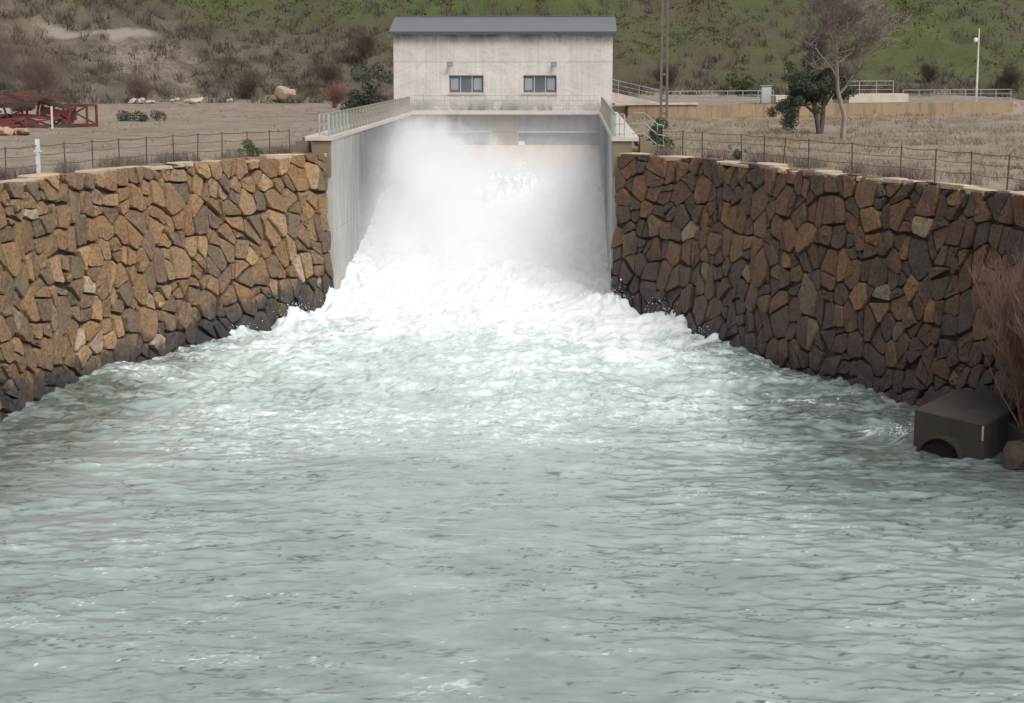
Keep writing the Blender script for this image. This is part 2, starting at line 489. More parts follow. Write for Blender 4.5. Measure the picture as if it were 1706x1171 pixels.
# lace: thin torn froth lines drawn out between the boils
lz = lace(X, Y); lmask = sstep(-3.0, .7, cover + (.75 - .35 * near) * patch(X, Y) + (.8 - .3 * near) * foam_n(X, Y) + .3 * np.clip(crest, -1, 1.5))
foam = np.maximum(foam, .85 * np.exp(-(np.abs(lz) / (.09 + .26 * lmask)) ** 2) * lmask)
for (cx, cy, rr) in ((-13.6, 79.6, 1.6), (-15.6, 76.2, 1.3), (5.2, 79.2, 1.7), (6.3, 75.8, 1.1), (10.9, 55.0, .7), (9.9, 56.4, .6), (-17.6, 70.8, 1.0), (8.0, 71.3, .8)):
    foam = np.maximum(foam, sstep(.25, .8, np.exp(-((X - cx) ** 2 + ((Y - cy) * .8) ** 2) / rr ** 2) * (1 + .45 * fn)) * (.45 + .55 * np.exp(-(lace(X, Y) / .5) ** 2)))
aer = np.interp(Y, [30, 40, 48, 56, 63, 70, 78], [.08, .14, .26, .44, .68, .88, 1.0])
aer = np.clip(aer - np.minimum(side * .16, .6) * sstep(40, 58, Y) + .07 * patch(X, Y) * sstep(42, 58, Y) + .06 * foam_n(X, Y), 0, 1)

# dark streaks of dim wave reflections painted as colour, plus darker green side water
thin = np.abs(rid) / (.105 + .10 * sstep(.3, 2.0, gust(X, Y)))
clear = np.exp(-thin ** 2) * sstep(-.2, 1.0, gust(X + 31, Y + 17) + .9 * lane2(X, Y))  # painted lines standing in for wave faces that reflect little sky
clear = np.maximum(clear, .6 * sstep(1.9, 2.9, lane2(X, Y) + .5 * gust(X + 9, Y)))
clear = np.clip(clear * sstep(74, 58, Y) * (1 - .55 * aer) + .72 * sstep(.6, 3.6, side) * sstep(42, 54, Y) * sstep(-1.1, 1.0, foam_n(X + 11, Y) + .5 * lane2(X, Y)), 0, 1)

nY, nX = X.shape
V = np.stack([Xd, Yd, Zw], -1).reshape(-1, 3)
idx = np.arange(nY * nX).reshape(nY, nX)
Fq = np.stack([idx[:-1, :-1], idx[:-1, 1:], idx[1:, 1:], idx[1:, :-1]], -1).reshape(-1, 4)
cx_ = .5 * (X[:-1, :-1] + X[1:, 1:]).ravel(); cy_ = .5 * (Y[:-1, :-1] + Y[1:, 1:]).ravel()
keep = (cy_ < 84.6) | ((cx_ > LX - .3) & (cx_ < RX + .3))
left_edge = np.interp(cy_, [16, 50, 58.5, 65.4, 69.4, 74.1, 77.6, 81.1, 84], [-21.5, -21.4, -21, -20.2, -18.9, -17.3, -15.6, -13.7, -13])
right_edge = np.interp(cy_, [16, 50, 57, 61.1, 66.6, 69.9, 74.1, 80, 84], [17.5, 16.5, 15, 13.6, 11.1, 9.4, 7.6, 5.6, 3.3])
keep &= (cx_ > left_edge) & (cx_ < right_edge)
Fq = Fq[keep]
used = np.zeros(len(V), bool); used[Fq.ravel()] = True
remap = np.cumsum(used) - 1
me = fast_mesh("water", V[used], remap[Fq], True)
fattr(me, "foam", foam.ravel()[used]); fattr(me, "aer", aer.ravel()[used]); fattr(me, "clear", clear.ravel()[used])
water = link("water", me)
tag(water, kind="structure")
del X, Y, Zw, Xd, Yd, V, Fq, fn, fval, crest

t = NT("milky_river_water")
fo = t.attr("foam"); ae = t.attr("aer")
n1 = t.noise(6.5, 6, .7); n2 = t.noise(1.4, 4, .6)
n3 = t.noise(1.0, 5, .65, t.mapped((1.3, 2.6, 1)))
body = t.mix(t.maprange(ae, 0, 1), (.192,.232,.217), (.54,.62,.582))
body = t.mix(t.maprange(n3, .3, .7, 0, .16), body, t.mix(1.0, body, (.78,.84,.80), 'MULTIPLY'))
body = t.mix(t.attr('clear'), body, (.050,.062,.046))  # dark reflection streaks put into the body colour, with darker water beside the walls
fm = t.math('MULTIPLY', fo, t.maprange(n1, .28, .6, .45, 1.15), clamp=True)
col = t.mix(fm, body, (.67,.695,.695))
t.color(col)
t.rough(t.maprange(fm, 0, .7, .03, .75))
t.b.inputs["IOR"].default_value = 1.36
bump_h = t.math('ADD', t.math('MULTIPLY', n1, .5), t.math('MULTIPLY', t.noise(16, 4, .65), .5))
t.bump(bump_h, .22, .02)
M['water'] = t.m
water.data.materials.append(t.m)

# flying drops and torn crests along the edges of the white water
def drops():
    pts = []
    rg = np.random.default_rng(5)
    def puff(cx, cy, z0, n, sx, sy, sz):
        p = rg.normal(size=(n, 3)) * (sx, sy, sz); p[:, 2] = np.abs(p[:, 2]); p += (cx, cy, z0); pts.append(p)
    puff(-13.3, 79.9, .35, 420, .5, .45, .36); puff(-15.2, 76.6, .25, 140, .5, .4, .16)
    puff(4.8, 79.6, .3, 420, .7, .5, .45); puff(6.1, 76.2, .2, 120, .5, .4, .2)
    puff(-11.9, 83.0, .5, 220, .4, .4, .35); puff(2.1, 82.8, .5, 220, .35, .4, .4)
    puff(10.6, 55.2, .12, 60, .25, .25, .2); puff(9.9, 56.2, .1, 30, .25, .25, .12)
    for _ in range(46):
        cx = rg.uniform(-11, 1.4); cy = rg.uniform(79, 100)
        puff(cx, cy, float(plume(np.array(cx), np.array(cy))) + .08, 90, .4, .3, .2)
    for _ in range(26):
        cx = rg.uniform(-7, 0.3); cy = rg.uniform(101, 107)
        puff(cx, cy, float(plume(np.array(cx), np.array(cy))) + .4, 220, .45, .5, .5)
    P = np.concatenate(pts)
    s = rg.uniform(.006, .022, len(P)) * (1 + 1.0 * (rg.random(len(P)) > .95))
    o = np.array([(1,0,0),(-1,0,0),(0,1,0),(0,-1,0),(0,0,1),(0,0,-1)], float)
    V = (P[:, None, :] + o[None] * s[:, None, None] * rg.uniform(.7, 1.6, (len(P), 6, 1))).reshape(-1, 3)
    f = np.array([(0,2,4),(2,1,4),(1,3,4),(3,0,4),(2,0,5),(1,2,5),(3,1,5),(0,3,5)])
    F = (f[None] + (np.arange(len(P)) * 6)[:, None, None]).reshape(-1, 3)
    return fast_mesh("spray_drops", V, F, True)
M['drop'] = simple("white_spray", (.92,.93,.94), .4, 0, .02)
tag(link("spray_drops", drops(), M['drop']), "white drops flying off the churning water at the chute mouth", "spray", kind="stuff")

# ------------------------------------------------------------------ terrain
TOPZ = 7.62
BATTER = 1.15
HW = 7.75
L_BOT = [(-11.72, 83.75), (-12.45, 81.2), (-14.3, 77.6), (-16.0, 74.1), (-17.55, 69.6), (-18.85, 65.4), (-19.75, 58.5), (-20.1, 50), (-20.3, 40)]
R_BOT = [(1.9, 83.75), (2.75, 82.4), (4.5, 79.6), (6.4, 74.9), (8.2, 70.2), (9.9, 66.6), (11.2, 64.0), (12.5, 60.8), (13.9, 56.0), (15.2, 49.5), (16.2, 40)]

def batter(s): return .12 + (BATTER - .12) * sstep(0, 7, s)
class Curve2:
    def __init__(self, pts, sign):
        p = np.array(pts, float)
        d = np.r_[0, np.cumsum(np.hypot(*np.diff(p, axis=0).T))]
        s = np.arange(0, d[-1], .25)
        # smooth the polyline a little
        xs = np.interp(s, d, p[:, 0]); ys_ = np.interp(s, d, p[:, 1])
        k = np.ones(13) / 13
        xs = np.r_[xs[:6], np.convolve(xs, k, 'valid'), xs[-6:]]; ys_ = np.r_[ys_[:6], np.convolve(ys_, k, 'valid'), ys_[-6:]]
        self.s, self.x, self.y, self.len = s, xs, ys_, s[-1]
        tx = np.gradient(xs); ty = np.gradient(ys_); l = np.hypot(tx, ty); tx /= l; ty /= l
        self.nx, self.ny = sign * ty, -sign * tx          # towards the water
    def at(self, s):
        f = lambda a: np.interp(s, self.s, a)
        return f(self.x), f(self.y), f(self.nx), f(self.ny)
    def wall(self, s, t, depth=0.0):
        x, y, nx, ny = self.at(s)
        o = depth - batter(s) * np.asarray(t) / HW
        return np.stack([x + nx * o, y + ny * o, np.asarray(t) + 0 * x], -1)
CL = Curve2(L_BOT, -1.0)      # tangent runs (-,-): water lies to its left... sign checked below
CR = Curve2(R_BOT, 1.0)
if CL.at(10)[2] < 0: CL.nx *= -1; CL.ny *= -1
if CR.at(10)[2] > 0: CR.nx *= -1; CR.ny *= -1

tn1 = noise_field(31, 400, 512, 1.9, 6, 60); tn2 = noise_field(32, 160, 512, 1.4, 1.2, 9)
def hill_base(X):
    return np.interp(X, [-200, -70, -45, -25, 5, 40, 120, 250], [150, 178, 192, 190, 186, 182, 176, 150])
def terrain_z(X, Y):
    X = np.asarray(X, float); Y = np.asarray(Y, float)
    b = hill_base(X)
    d = np.clip(Y - b, 0, None)
    hill = .42 * d - .42 * 12 * (1 - np.exp(-d / 12)) * .35
    hill = np.where(hill > 24, 24 + (hill - 24) * .45, hill)
    hill = np.minimum(hill, 36)
    z = TOPZ + hill + tn1(X, Y) * np.clip(d / 22, 0, 1.6) + tn2(X, Y) * (.025 + .20 * np.clip(d / 10, 0, 1))
    # raised level behind the long low wall
    wl = 139.0 + (X - 6.5) * .435
    z = z + 1.05 * sstep(0.2, .9, Y - wl) * (X > 6.2) * (X < 41) * np.where(Y > b, np.clip(1 - d / 8, 0, 1), 1)
    return z
def edge_l(Y):
    m = np.arange(0, CL.len, .25); p = CL.wall(m, np.full_like(m, HW), -.75)
    o = np.argsort(p[:, 1]); e = np.interp(Y, p[o, 1], p[o, 0])
    return np.where(Y > 84.3, -12.45, e)
def edge_r(Y):
    m = np.arange(0, CR.len, .25); p = CR.wall(m, np.full_like(m, HW), -.75)
    o = np.argsort(p[:, 1]); e = np.interp(Y, p[o, 1], p[o, 0])
    return np.where(Y > 84.3, 2.62, e)
def attrs(X, Y):
    b = hill_base(X); d = Y - b
    hill = sstep(-3, 5, d + 1.5 * tn1(X, Y))
    bank = sstep(.8, .2, np.hypot((X + 49.5 + .3 * (Y - 203)) / 7.5, (Y - 203) / 12) + .22 * tn2(X, Y)) * sstep(-1, 3, d)
    # dirt track climbing the hill on the left
    yl = 207.8 + (X + 60) * .10
    path = sstep(1.15, .75, np.abs(Y - yl - .7 * np.sin(X * .35)) * (1 + .5 * sstep(-60, -67, X)) + .15 * tn2(X, Y)) * sstep(-65, -61, X) * sstep(-49, -51, X)
    dry = np.clip(sstep(-8, -24, X) * sstep(228, 208, Y + 5 * tn1(X, Y) + .15 * (X + 60)) + .9 * sstep(9, 1, d + 2 * tn1(X, Y)), 0, 1)
    return hill, bank, path, dry
def terrace(edge, far, n):
    yy = np.concatenate([np.arange(40, 84, .8), np.arange(84, 126, 1.0), np.arange(126, 176, .9), np.arange(176, 262, .75), np.arange(262, 420, 5)])
    uu = np.linspace(0, 1, n) ** 1.35
    e = edge(yy)
    f = np.full_like(yy, far)
    X = e[:, None] + (f - e)[:, None] * uu[None]
    Y = np.repeat(yy[:, None], n, 1)
    return X, Y
VV = []; FF = []; AA = [[], [], [], []]; off = 0
def add_sheet(X, Y):
    global off
    Z = terrain_z(X, Y)
    a = attrs(X, Y)
    ny, nx = X.shape; idx = np.arange(ny * nx).reshape(ny, nx) + off
    VV.append(np.stack([X, Y, Z], -1).reshape(-1, 3))
    q = np.stack([idx[:-1, :-1], idx[:-1, 1:], idx[1:, 1:], idx[1:, :-1]], -1).reshape(-1, 4)
    FF.append(q)
    for k in range(4): AA[k].append(a[k].ravel())
    off += ny * nx
Xl, Yl = terrace(edge_l, -220, 190); add_sheet(Xl[:, ::-1], Yl)
Xr, Yr = terrace(edge_r, 260, 190); add_sheet(Xr, Yr)
# the strip behind the house
yy = np.concatenate([np.arange(134.2, 176, .9), np.arange(176, 262, .75), np.arange(262, 420, 5)])
Xm, Ym = np.meshgrid(np.linspace(-12.45, 2.62, 22), yy); add_sheet(Xm, Ym)
me = fast_mesh("ground", np.concatenate(VV), np.concatenate(FF), True)
for k, nme in enumerate(("hill", "bank", "path", "dry")): fattr(me, nme, np.concatenate(AA[k]))
tag(link("ground", me, M['ground']), kind="structure")
# river bed below the water, so that the ground goes on
bed = MB().add([(-40, -30, -2.5), (40, -30, -2.5), (40, 127, -2.5), (-40, 127, -2.5)], [(0, 1, 2, 3)])
tag(bed.build("river_bed", M['core']), kind="structure")

# ------------------------------------------------------------------ stone walls
def clip_poly(P, n, c):
    out = []
    for i in range(len(P)):
        a, b = P[i], P[(i + 1) % len(P)]
        da = a @ n - c; db = b @ n - c
        if da <= 0: out.append(a)
        if (da < 0 < db) or (db < 0 < da): out.append(a + (b - a) * (da / (da - db)))
    return out
def area(P):
    P = np.array(P); x, y = P.T
    return .5 * abs(np.sum(x * np.roll(y, -1) - np.roll(x, -1) * y))
def clean(P, tol=.24):
    Q = [q for i, q in enumerate(P) if np.hypot(*(P[(i + 1) % len(P)] - q)) > tol]
    return Q
def make_cells(length, height, seed, mean, tall, psplit):
    """weighted cells from staggered, jittered seeds; some split once: angular rubble without slivers"""
    rg = np.random.default_rng(seed)
    S = []; w = math.sqrt(mean / tall); h_ = w * tall
    row = 0; y = h_ * .3
    while y < height + h_ * .3:
        x = rg.uniform(0, w)
        while x < length:
            k = rg.uniform(.65, 1.45)
            S.append((x + rg.normal(0, .10 * w), y + rg.normal(0, .19 * h_))); x += w * k
        y += h_ * rg.uniform(.85, 1.1)
    S = np.array(S)
    wt = rg.normal(0, .19, len(S)) * mean
    sc_ = np.array((1.0, 1.0 / tall ** .5))
    cells = []
    for i, c in enumerate(S):
        P = [np.array(q, float) for q in ((0, 0), (length, 0), (length, height), (0, height))]
        ci = c * sc_
        dd = np.hypot(*((S - c) * sc_).T)
        for j in np.argsort(dd)[1:24]:
            cj = S[j] * sc_; nn = cj - ci
            # power diagram bisector, in the scaled plane
            rhs = (cj @ cj - ci @ ci + wt[i] - wt[j]) / 2
            P = clip_poly(P, nn * sc_, rhs)
            if len(P) < 3: break
        if len(P) >= 3: cells.append(P)
    out = []
    for P in cells:
        A = area(P)
        if A < .12: continue
        if rg.random() < psplit * min(1.6, A / mean):
            Q = np.array(P); c = Q.mean(0)
            u, s_, vt = np.linalg.svd(Q - c)
            best = None
            for _ in range(8):
                ang = math.atan2(vt[0][1], vt[0][0]) + rg.normal(0, .3)
                nn = np.array([math.cos(ang), math.sin(ang)]); cc = c @ nn + rg.normal(0, .12) * math.sqrt(A)
                a_, b_ = clean(clip_poly(P, nn, cc)), clean(clip_poly(P, -nn, -cc))
                if len(a_) >= 4 and len(b_) >= 4: best = (a_, b_); break
            if best: out += list(best); continue
        Q = clean(P)
        if len(Q) >= 3: out.append(Q)
    return out
def build_stone(curve, P, rg, gap, top):
    P = np.array(P)
    # warp so that no joint runs dead straight
    w = lambda q: q + .13 * np.stack([np.sin(q[:, 1] * 1.7 + q[:, 0] * .6), np.sin(q[:, 0] * 1.4 - q[:, 1] * .8)], -1) + np.stack([.15 * (q[:, 1] - 4) * np.sin(q[:, 0] * .23 + .8), 0 * q[:, 0]], -1)
    c = P.mean(0)
    pts = []
    n = len(P)
    for i in range(n):
        a, b = P[i], P[(i + 1) % n]; l = np.hypot(*(b - a))
        if l < .10: continue
        k = 1 if l < .55 else 2
        r = min(.09, .22 * l)
        pts.append(a + (b - a) * r / l)
        for q in range(1, k + 1):
            pts.append(a + (b - a) * (r + (l - 2 * r) * q / (k)) / l if q < k else b - (b - a) * r / l)
    Q = np.array(pts)
    if len(Q) < 4: return None
    Q = Q + rg.normal(0, .018, Q.shape)
    size = math.sqrt(area(Q))
    ctr = Q.mean(0)
    g = min(gap * rg.uniform(.6, 1.6), size * .12)
    dirv = Q - ctr; L = np.hypot(*dirv.T)[:, None]
    Q = w(ctr + dirv * (1 - g / L)); ctr = Q.mean(0)
    Q[:, 1] = np.clip(Q[:, 1], -1.2, top)
    prot = rg.uniform(-.03, .10) + .02 * min(size, 1.5)
    tilt = rg.normal(0, .06, 2)
    m = len(Q)
    def ring(scale, d, jit):
        q = ctr + (Q - ctr) * scale
        dep = d + (q - ctr) @ tilt + rg.normal(0, jit, m)
        return curve.wall(q[:, 0], q[:, 1], dep)
    rings = [ring(.98, -.42, 0), ring(1.0, prot - .05, .010), ring(.945 + .015 * min(size, 1), prot + .014, .012), ring(.55, prot + .02, .024)]
    cpt = curve.wall(ctr[0:1], ctr[1:2], prot + .02 + rg.normal(0, .03))
    V = np.concatenate(rings + [cpt])
    F = []
    for r in range(3):
        for i in range(m):
            j = (i + 1) % m
            F.append((r*m + i, r*m + j, (r+1)*m + j, (r+1)*m + i))
    for i in range(m): F.append((3*m + i, 3*m + (i + 1) % m, 4*m))
    cen = V.mean(0)
    return V, F, cen, size
def cam_px(p):
    d = np.asarray(p) - np.array((0, 0, 12.0))
    ps = R(2.026); x = d[0]*math.cos(ps) + d[1]*math.sin(ps); yv = -d[0]*math.sin(ps) + d[1]*math.cos(ps)
    return x / yv, 1 / yv
def mesh_of(name, V, F, ang=32):
    me = bpy.data.meshes.new(name); me.from_pydata([tuple(p) for p in V], [], F)
    bm = bmesh.new(); bm.from_mesh(me); bmesh.ops.recalc_face_normals(bm, faces=bm.faces); bm.to_mesh(me); bm.free()
    me.polygons.foreach_set("use_smooth", np.ones(len(me.polygons), bool)); me.set_sharp_from_angle(angle=R(ang))
    return me
def stone_wall(curve, label, seed, mean, tall, psplit, gap, mat, capmat):
    root = empty("stone_wall", (float(curve.at(0)[0]), float(curve.at(0)[1]), 0))
    tag(root, label, "wall")
    inv = Matrix.Translation(-root.location)
    rg = np.random.default_rng(seed + 100)
    # recessed core
    s = np.arange(0, curve.len, .5); tt = np.array([-2.4, 0, 2, 4, 6, HW - .25])
    S_, T_ = np.meshgrid(s, tt)
    front = curve.wall(S_.ravel(), T_.ravel(), -.15)
    back = curve.wall(s, np.full_like(s, HW - .25), -1.5)
    V = np.concatenate([front, back]); ns = len(s)
    F = [(r*ns + i, r*ns + i + 1, (r+1)*ns + i + 1, (r+1)*ns + i) for r in range(6) for i in range(ns - 1)]
    me = fast_mesh("core", V - np.array(root.location), F, True)
    link("core", me, M['core'], root)
    cells = make_cells(curve.len, HW + .9, seed, mean, tall, psplit)
    st = []
    for P in cells:
        P = [q - np.array((0, .9)) for q in P]
        b = build_stone(curve, P, rg, gap, HW - .02)
        if b: st.append(b)
    def shown(b):
        x, iy = cam_px(b[2]); inside = abs(x) < .31 and b[2][2] > -.35
        return (b[3] * iy) if inside else b[3] * iy * .01
    st.sort(key=shown, reverse=True)
    for k, (V, F, cen, sz) in enumerate(st[:300]):
        loc = cen - np.array(root.location)
        o = link("stone", mesh_of("stone", V - cen, F), mat, root)
        o.location = loc
    if len(st) > 300:
        V = []; F = []; o_ = 0
        for v, f, cen, sz in st[300:]:
            V.append(v - np.array(root.location)); F += [tuple(i + o_ for i in q) for q in f]; o_ += len(v)
        o = link("small_stones", mesh_of("small_stones", np.concatenate(V), F), mat, root)
        tag(o, kind="stuff")
    # flat capping slabs along the top
    s0 = 0.0
    while s0 < curve.len - 1.2:
        ln = rg.uniform(.5, 1.9); wd = rg.uniform(.55, 1.1)
        base = HW - .2 + rg.uniform(-.05, .05); th = rg.uniform(.12, .22)
        m = 9; ang = np.linspace(0, 2 * np.pi, m, endpoint=False) + rg.uniform(0, 1)
        ca, sa = np.cos(ang), np.sin(ang)
        e = .45
        q = np.stack([s0 + ln/2 + ln * .5 * np.sign(ca) * np.abs(ca) ** e, -wd/2 - .02 + rg.normal(0, .06) + wd * .5 * np.sign(sa) * np.abs(sa) ** e], -1) + rg.normal(0, .05, (m, 2))
        x, y, nx, ny = curve.at(q[:, 0])
        o_ = q[:, 1] - batter(q[:, 0])
        px, py = x + nx * o_, y + ny * o_
        tl = rg.normal(0, .03)
        bot = np.stack([px, py, np.full(m, base)], -1)
        topv = np.stack([px, py, base + th + tl * (q[:, 1])], -1); cen = bot.mean(0)
        mid = topv.copy(); mid[:, 2] -= .03
        topi = cen + (topv - cen) * (.9, .9, 1)
        V = np.concatenate([bot, mid, topi])
        F = [(r*m + i, r*m + (i+1) % m, (r+1)*m + (i+1) % m, (r+1)*m + i) for r in range(2) for i in range(m)] + [tuple(2*m + i for i in range(m))]
        o = link("cap_stone", mesh_of("cap_stone", V - cen, F), capmat, root); o.location = cen - np.array(root.location)
        s0 += ln * .98
    return root
stone_wall(CL, "tall ochre rubble stone wall lit warm beside the chute's pale wall", 3, .86, 1.32, .36, .036, M['stone_l'], M['cap_l'])
stone_wall(CR, "tall dark rusty brown rubble stone wall above the pipe outlet", 4, .76, 1.32, .36, .022, M['stone_r'], M['cap'])

# ------------------------------------------------------------------ chute walls, head works and house
def training_wall(inner, outer, label):
    s = 1 if outer > inner else -1
    root = empty("training_wall", (inner, YF, 0)); tag(root, label, "wall")
    x0, x1 = sorted((inner, outer))
    def local(o): o.matrix_parent_inverse = Matrix.Translation(-root.location); return o
    # pours of concrete separated by open joints
    yy = [YF, 94.0, 105.0, 116.0, YB + .6]
    for a, b in zip(yy[:-1], yy[1:]):
        for z0, z1 in ((-2.4, 3.9), (3.915, 8.28)):
            local(box("wall_pour", x0, x1, a + .006, b - .006, z0, z1, M['conc_splash'], root))
    m = MB(); co = outer + s * .42
    c0, c1 = sorted((inner - s * .04, co))
    local(m.box(c0, c1, YF - .22, YB - .1, 8.285, 8.5).build("coping", M['coping'], root, bevel=.015))
    e0, e1 = sorted((inner + s * .05, outer + s * .1))
    local(box("end_block", e0, e1, YF - .1, YF - .002, 6.6, 8.28, M['endface'], root))
    return root
training_wall(LX, LX - .85, "long pale concrete chute wall rising out of the foam beside the ochre stones")
training_wall(RX, RX + .85, "thin edge-on concrete chute wall beside the dark brown stones")

head = empty("spillway_head", (-5, YB, 6)); tag(head, "stained grey concrete head of the spillway under the white house", "spillway")
def HP(o): o.matrix_parent_inverse = Matrix.Translation(-head.location); return o
HP(box("deck_slab", LX + .002, RX - .002, YB - .75, YB + 1.9, 8.33, 8.60, M['coping'], head, .015))
HP(box("upper_beam", LX + .002, RX - .002, YB + .1, YB + 1.8, 7.12, 8.327, M['conc_wet'], head))
HP(box("ledge", LX + .002, RX - .002, YB + .02, YB + 1.9, 7.02, 7.117, M['conc'], head, .01))
HP(box("back_wall", LX + .002, RX - .002, YB + .55, YB + 2.2, 3.0, 7.017, M['conc_wet'], head))
HP(box("pier", -6.15, -4.0, YB - .12, YB + .54, 5.6, 7.017, M['endface'], head, .02))
HP(box("pier", -6.15, -4.0, YB - .12, YB + .09, 7.12, 8.325, M['endface'], head, .02))
m = MB(); prof = [(YB + .5, 6.12), (YB - .25, 6.12), (YB - 1.0, 5.9), (YB - 2.4, 5.0), (YB - 4.2, 3.6), (YB - 7, 1.2), (YB - 9, -1.5), (YB + .5, -1.5)]
n = len(prof)
m.add([(LX + .004, a, b) for a, b in prof] + [(RX - .004, a, b) for a, b in prof], [(i, (i+1) % n, n + (i+1) % n, n + i) for i in range(n)] + [tuple(range(n)), tuple(range(2*n-1, n-1, -1))])
HP(m.build("weir_face", M['conc_tan'], head))
HP(box("white_marker", -4.0, -3.55, YB - .35, YB - .3, 6.13, 6.42, M['white_trim'], head, .01))

house = empty("gate_house", (-5.1, YB, 8.6)); tag(house, "white stained concrete gate house with a grey pitched roof", "building")
def HS(o): o.matrix_parent_inverse = Matrix.Translation(-house.location); return o
HX0, HX1, HY0, HY1 = -12.95, 2.72, YB, YB + 8.0
WINS = [(-8.98, -6.5), (-3.66, -1.26)]; WZ0, WZ1 = 9.82, 11.10
cols = [(HX0, WINS[0][0]), (WINS[0][1], WINS[1][0]), (WINS[1][1], HX1)]
m = MB()
m.box(HX0, HX1, HY0, HY0 + .3, 8.603, WZ0)
for a, b in cols: m.box(a, b, HY0, HY0 + .3, WZ0, WZ1)
m.box(HX0, HX1, HY0, HY0 + .3, WZ1, 12.03)
m.box(HX0, HX0 + .3, HY0 + .3, HY1, 7.3, 12.03); m.box(HX1 - .3, HX1, HY0 + .3, HY1, 7.3, 12.03); m.box(HX0 + .3, HX1 - .3, HY1 - .3, HY1, 7.3, 12.03)
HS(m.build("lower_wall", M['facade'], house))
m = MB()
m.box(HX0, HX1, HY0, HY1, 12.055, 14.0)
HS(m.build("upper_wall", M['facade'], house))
HS(box("joint", HX0 + .03, HX1 - .03, HY0 + .03, HY1 - .03, 12.02, 12.06, M['conc_wet'], house))
# low plinth under the house on both banks
HS(box("plinth", HX0 + .02, LX - .9, HY0 + .02, HY0 + .5, 6.5, 8.6, M['facade'], house))
HS(box("plinth", RX + .9, HX1 - .02, HY0 + .02, HY0 + .5, 6.5, 8.6, M['facade'], house))
HS(box("cornice", HX0 - .06, HX1 + .06, HY0 - .10, HY1 + .1, 13.99, 14.14, M['white_trim'], house, .01))
# pitched roof
ex0, ex1 = HX0 - .26, HX1 + .26; ey0, ey1 = HY0 - .42, HY1 + .42; yr = (ey0 + ey1) / 2; ze, zr = 14.18, 15.32
m = MB(); th = .13
pr_ = [(ey0, ze), (yr, zr), (ey1, ze), (ey1, ze - th), (yr, zr - th), (ey0, ze - th)]
m.add([(ex0, a, b) for a, b in pr_] + [(ex1, a, b) for a, b in pr_],
      [(0,1,7,6),(1,2,8,7),(2,3,9,8),(3,4,10,9),(4,5,11,10),(5,0,6,11),(0,5,4,1),(1,4,3,2),(6,7,10,11),(7,8,9,10)])
roof = HS(m.build("roof", M['roof'], house))
o = MB().bar((ex0 - .02, ey0 - .03, ze - .11), (ex1 + .02, ey0 - .03, ze - .11), .09, .2).build("gutter", M['fascia'], roof)
o = MB().bar((ex0, yr, zr + .03), (ex1, yr, zr + .03), .3, .06).build("ridge_cap", M['roof'], roof)
for sx in (HX0, HX1 - .04):
    m = MB(); m.add([(sx, HY0, 14.13), (sx, HY1, 14.13), (sx, yr, zr - .15), (sx + .04, HY0, 14.13), (sx + .04, HY1, 14.13), (sx + .04, yr, zr - .15)], [(0,1,2),(5,4,3),(0,3,4,1),(1,4,5,2),(2,5,3,0)])
    HS(m.build("gable", M['facade'], house))
for k, (a, b) in enumerate(WINS):
    m = MB(); f = .075; yf = HY0 + .13
    m.box(a, b, yf, yf + .07, WZ0, WZ0 + f); m.box(a, b, yf, yf + .07, WZ1 - f, WZ1)
    w3 = (b - a) / 3
    for q in range(4):
        cxm = a + q * w3; m.box(max(a, cxm - f/2), min(b, cxm + f/2), yf + .004, yf + .066, WZ0 + f, WZ1 - f)
    fr = HS(m.build("window", M['win_frame'], house))
    PI_ = Matrix.Identity(4)
    for q in range(3):
        lit = (q, k) in ((0, 0), (2, 0), (0, 1), (2, 1))
        p = box("pane", a + q * w3 + f/2, a + (q + 1) * w3 - f/2, yf + .03, yf + .045, WZ0 + f, WZ1 - f, M['glass'], fr); p.matrix_parent_inverse = PI_
        if lit:
            p = box("blind", a + q * w3 + .13, a + (q + 1) * w3 - .16, yf + .018, yf + .027, WZ0 + .25, WZ1 - .22, M['curtain'], fr); p.matrix_parent_inverse = PI_
    p = box("sill", a - .1, b + .1, HY0 - .09, HY0 + .13, WZ0 - .11, WZ0 - .005, M['coping'], fr, .01); p.matrix_parent_inverse = PI_
    p = box("room_wall", a - .1, b + .1, HY0 + .32, HY0 + .36, WZ0 - .1, WZ1 + .1, M['dark_steel'], fr); p.matrix_parent_inverse = PI_
def floodlight(x, label):
    r = empty("floodlight", (x, YB, 11.85)); tag(r, label, "lamp", "floodlights on the house front")
    MB().bar((0, .0, .0), (0, -.22, .05), .06).build("bracket", M['lamp'], r)
    m = MB(); a = [(-.2, .16), (.2, .16), (.2, -.14), (-.2, -.14)]
    m.add([(p, -.22, q + .02) for p, q in ((-.1, .1), (.1, .1), (.1, -.08), (-.1, -.08))] + [(p, -.46, q) for p, q in a], [(0,1,2,3),(7,6,5,4),(0,4,5,1),(1,5,6,2),(2,6,7,3),(3,7,4,0)])
    m.build("head", M['lamp'], r, bevel=.015)
    box("lens", -.16, .16, -.475, -.463, -.1, .12, M['curtain'], r)
floodlight(-8.87, "small dark floodlight above the window nearer the ochre wall")
floodlight(-1.45, "small dark floodlight above the window nearer the power pole")

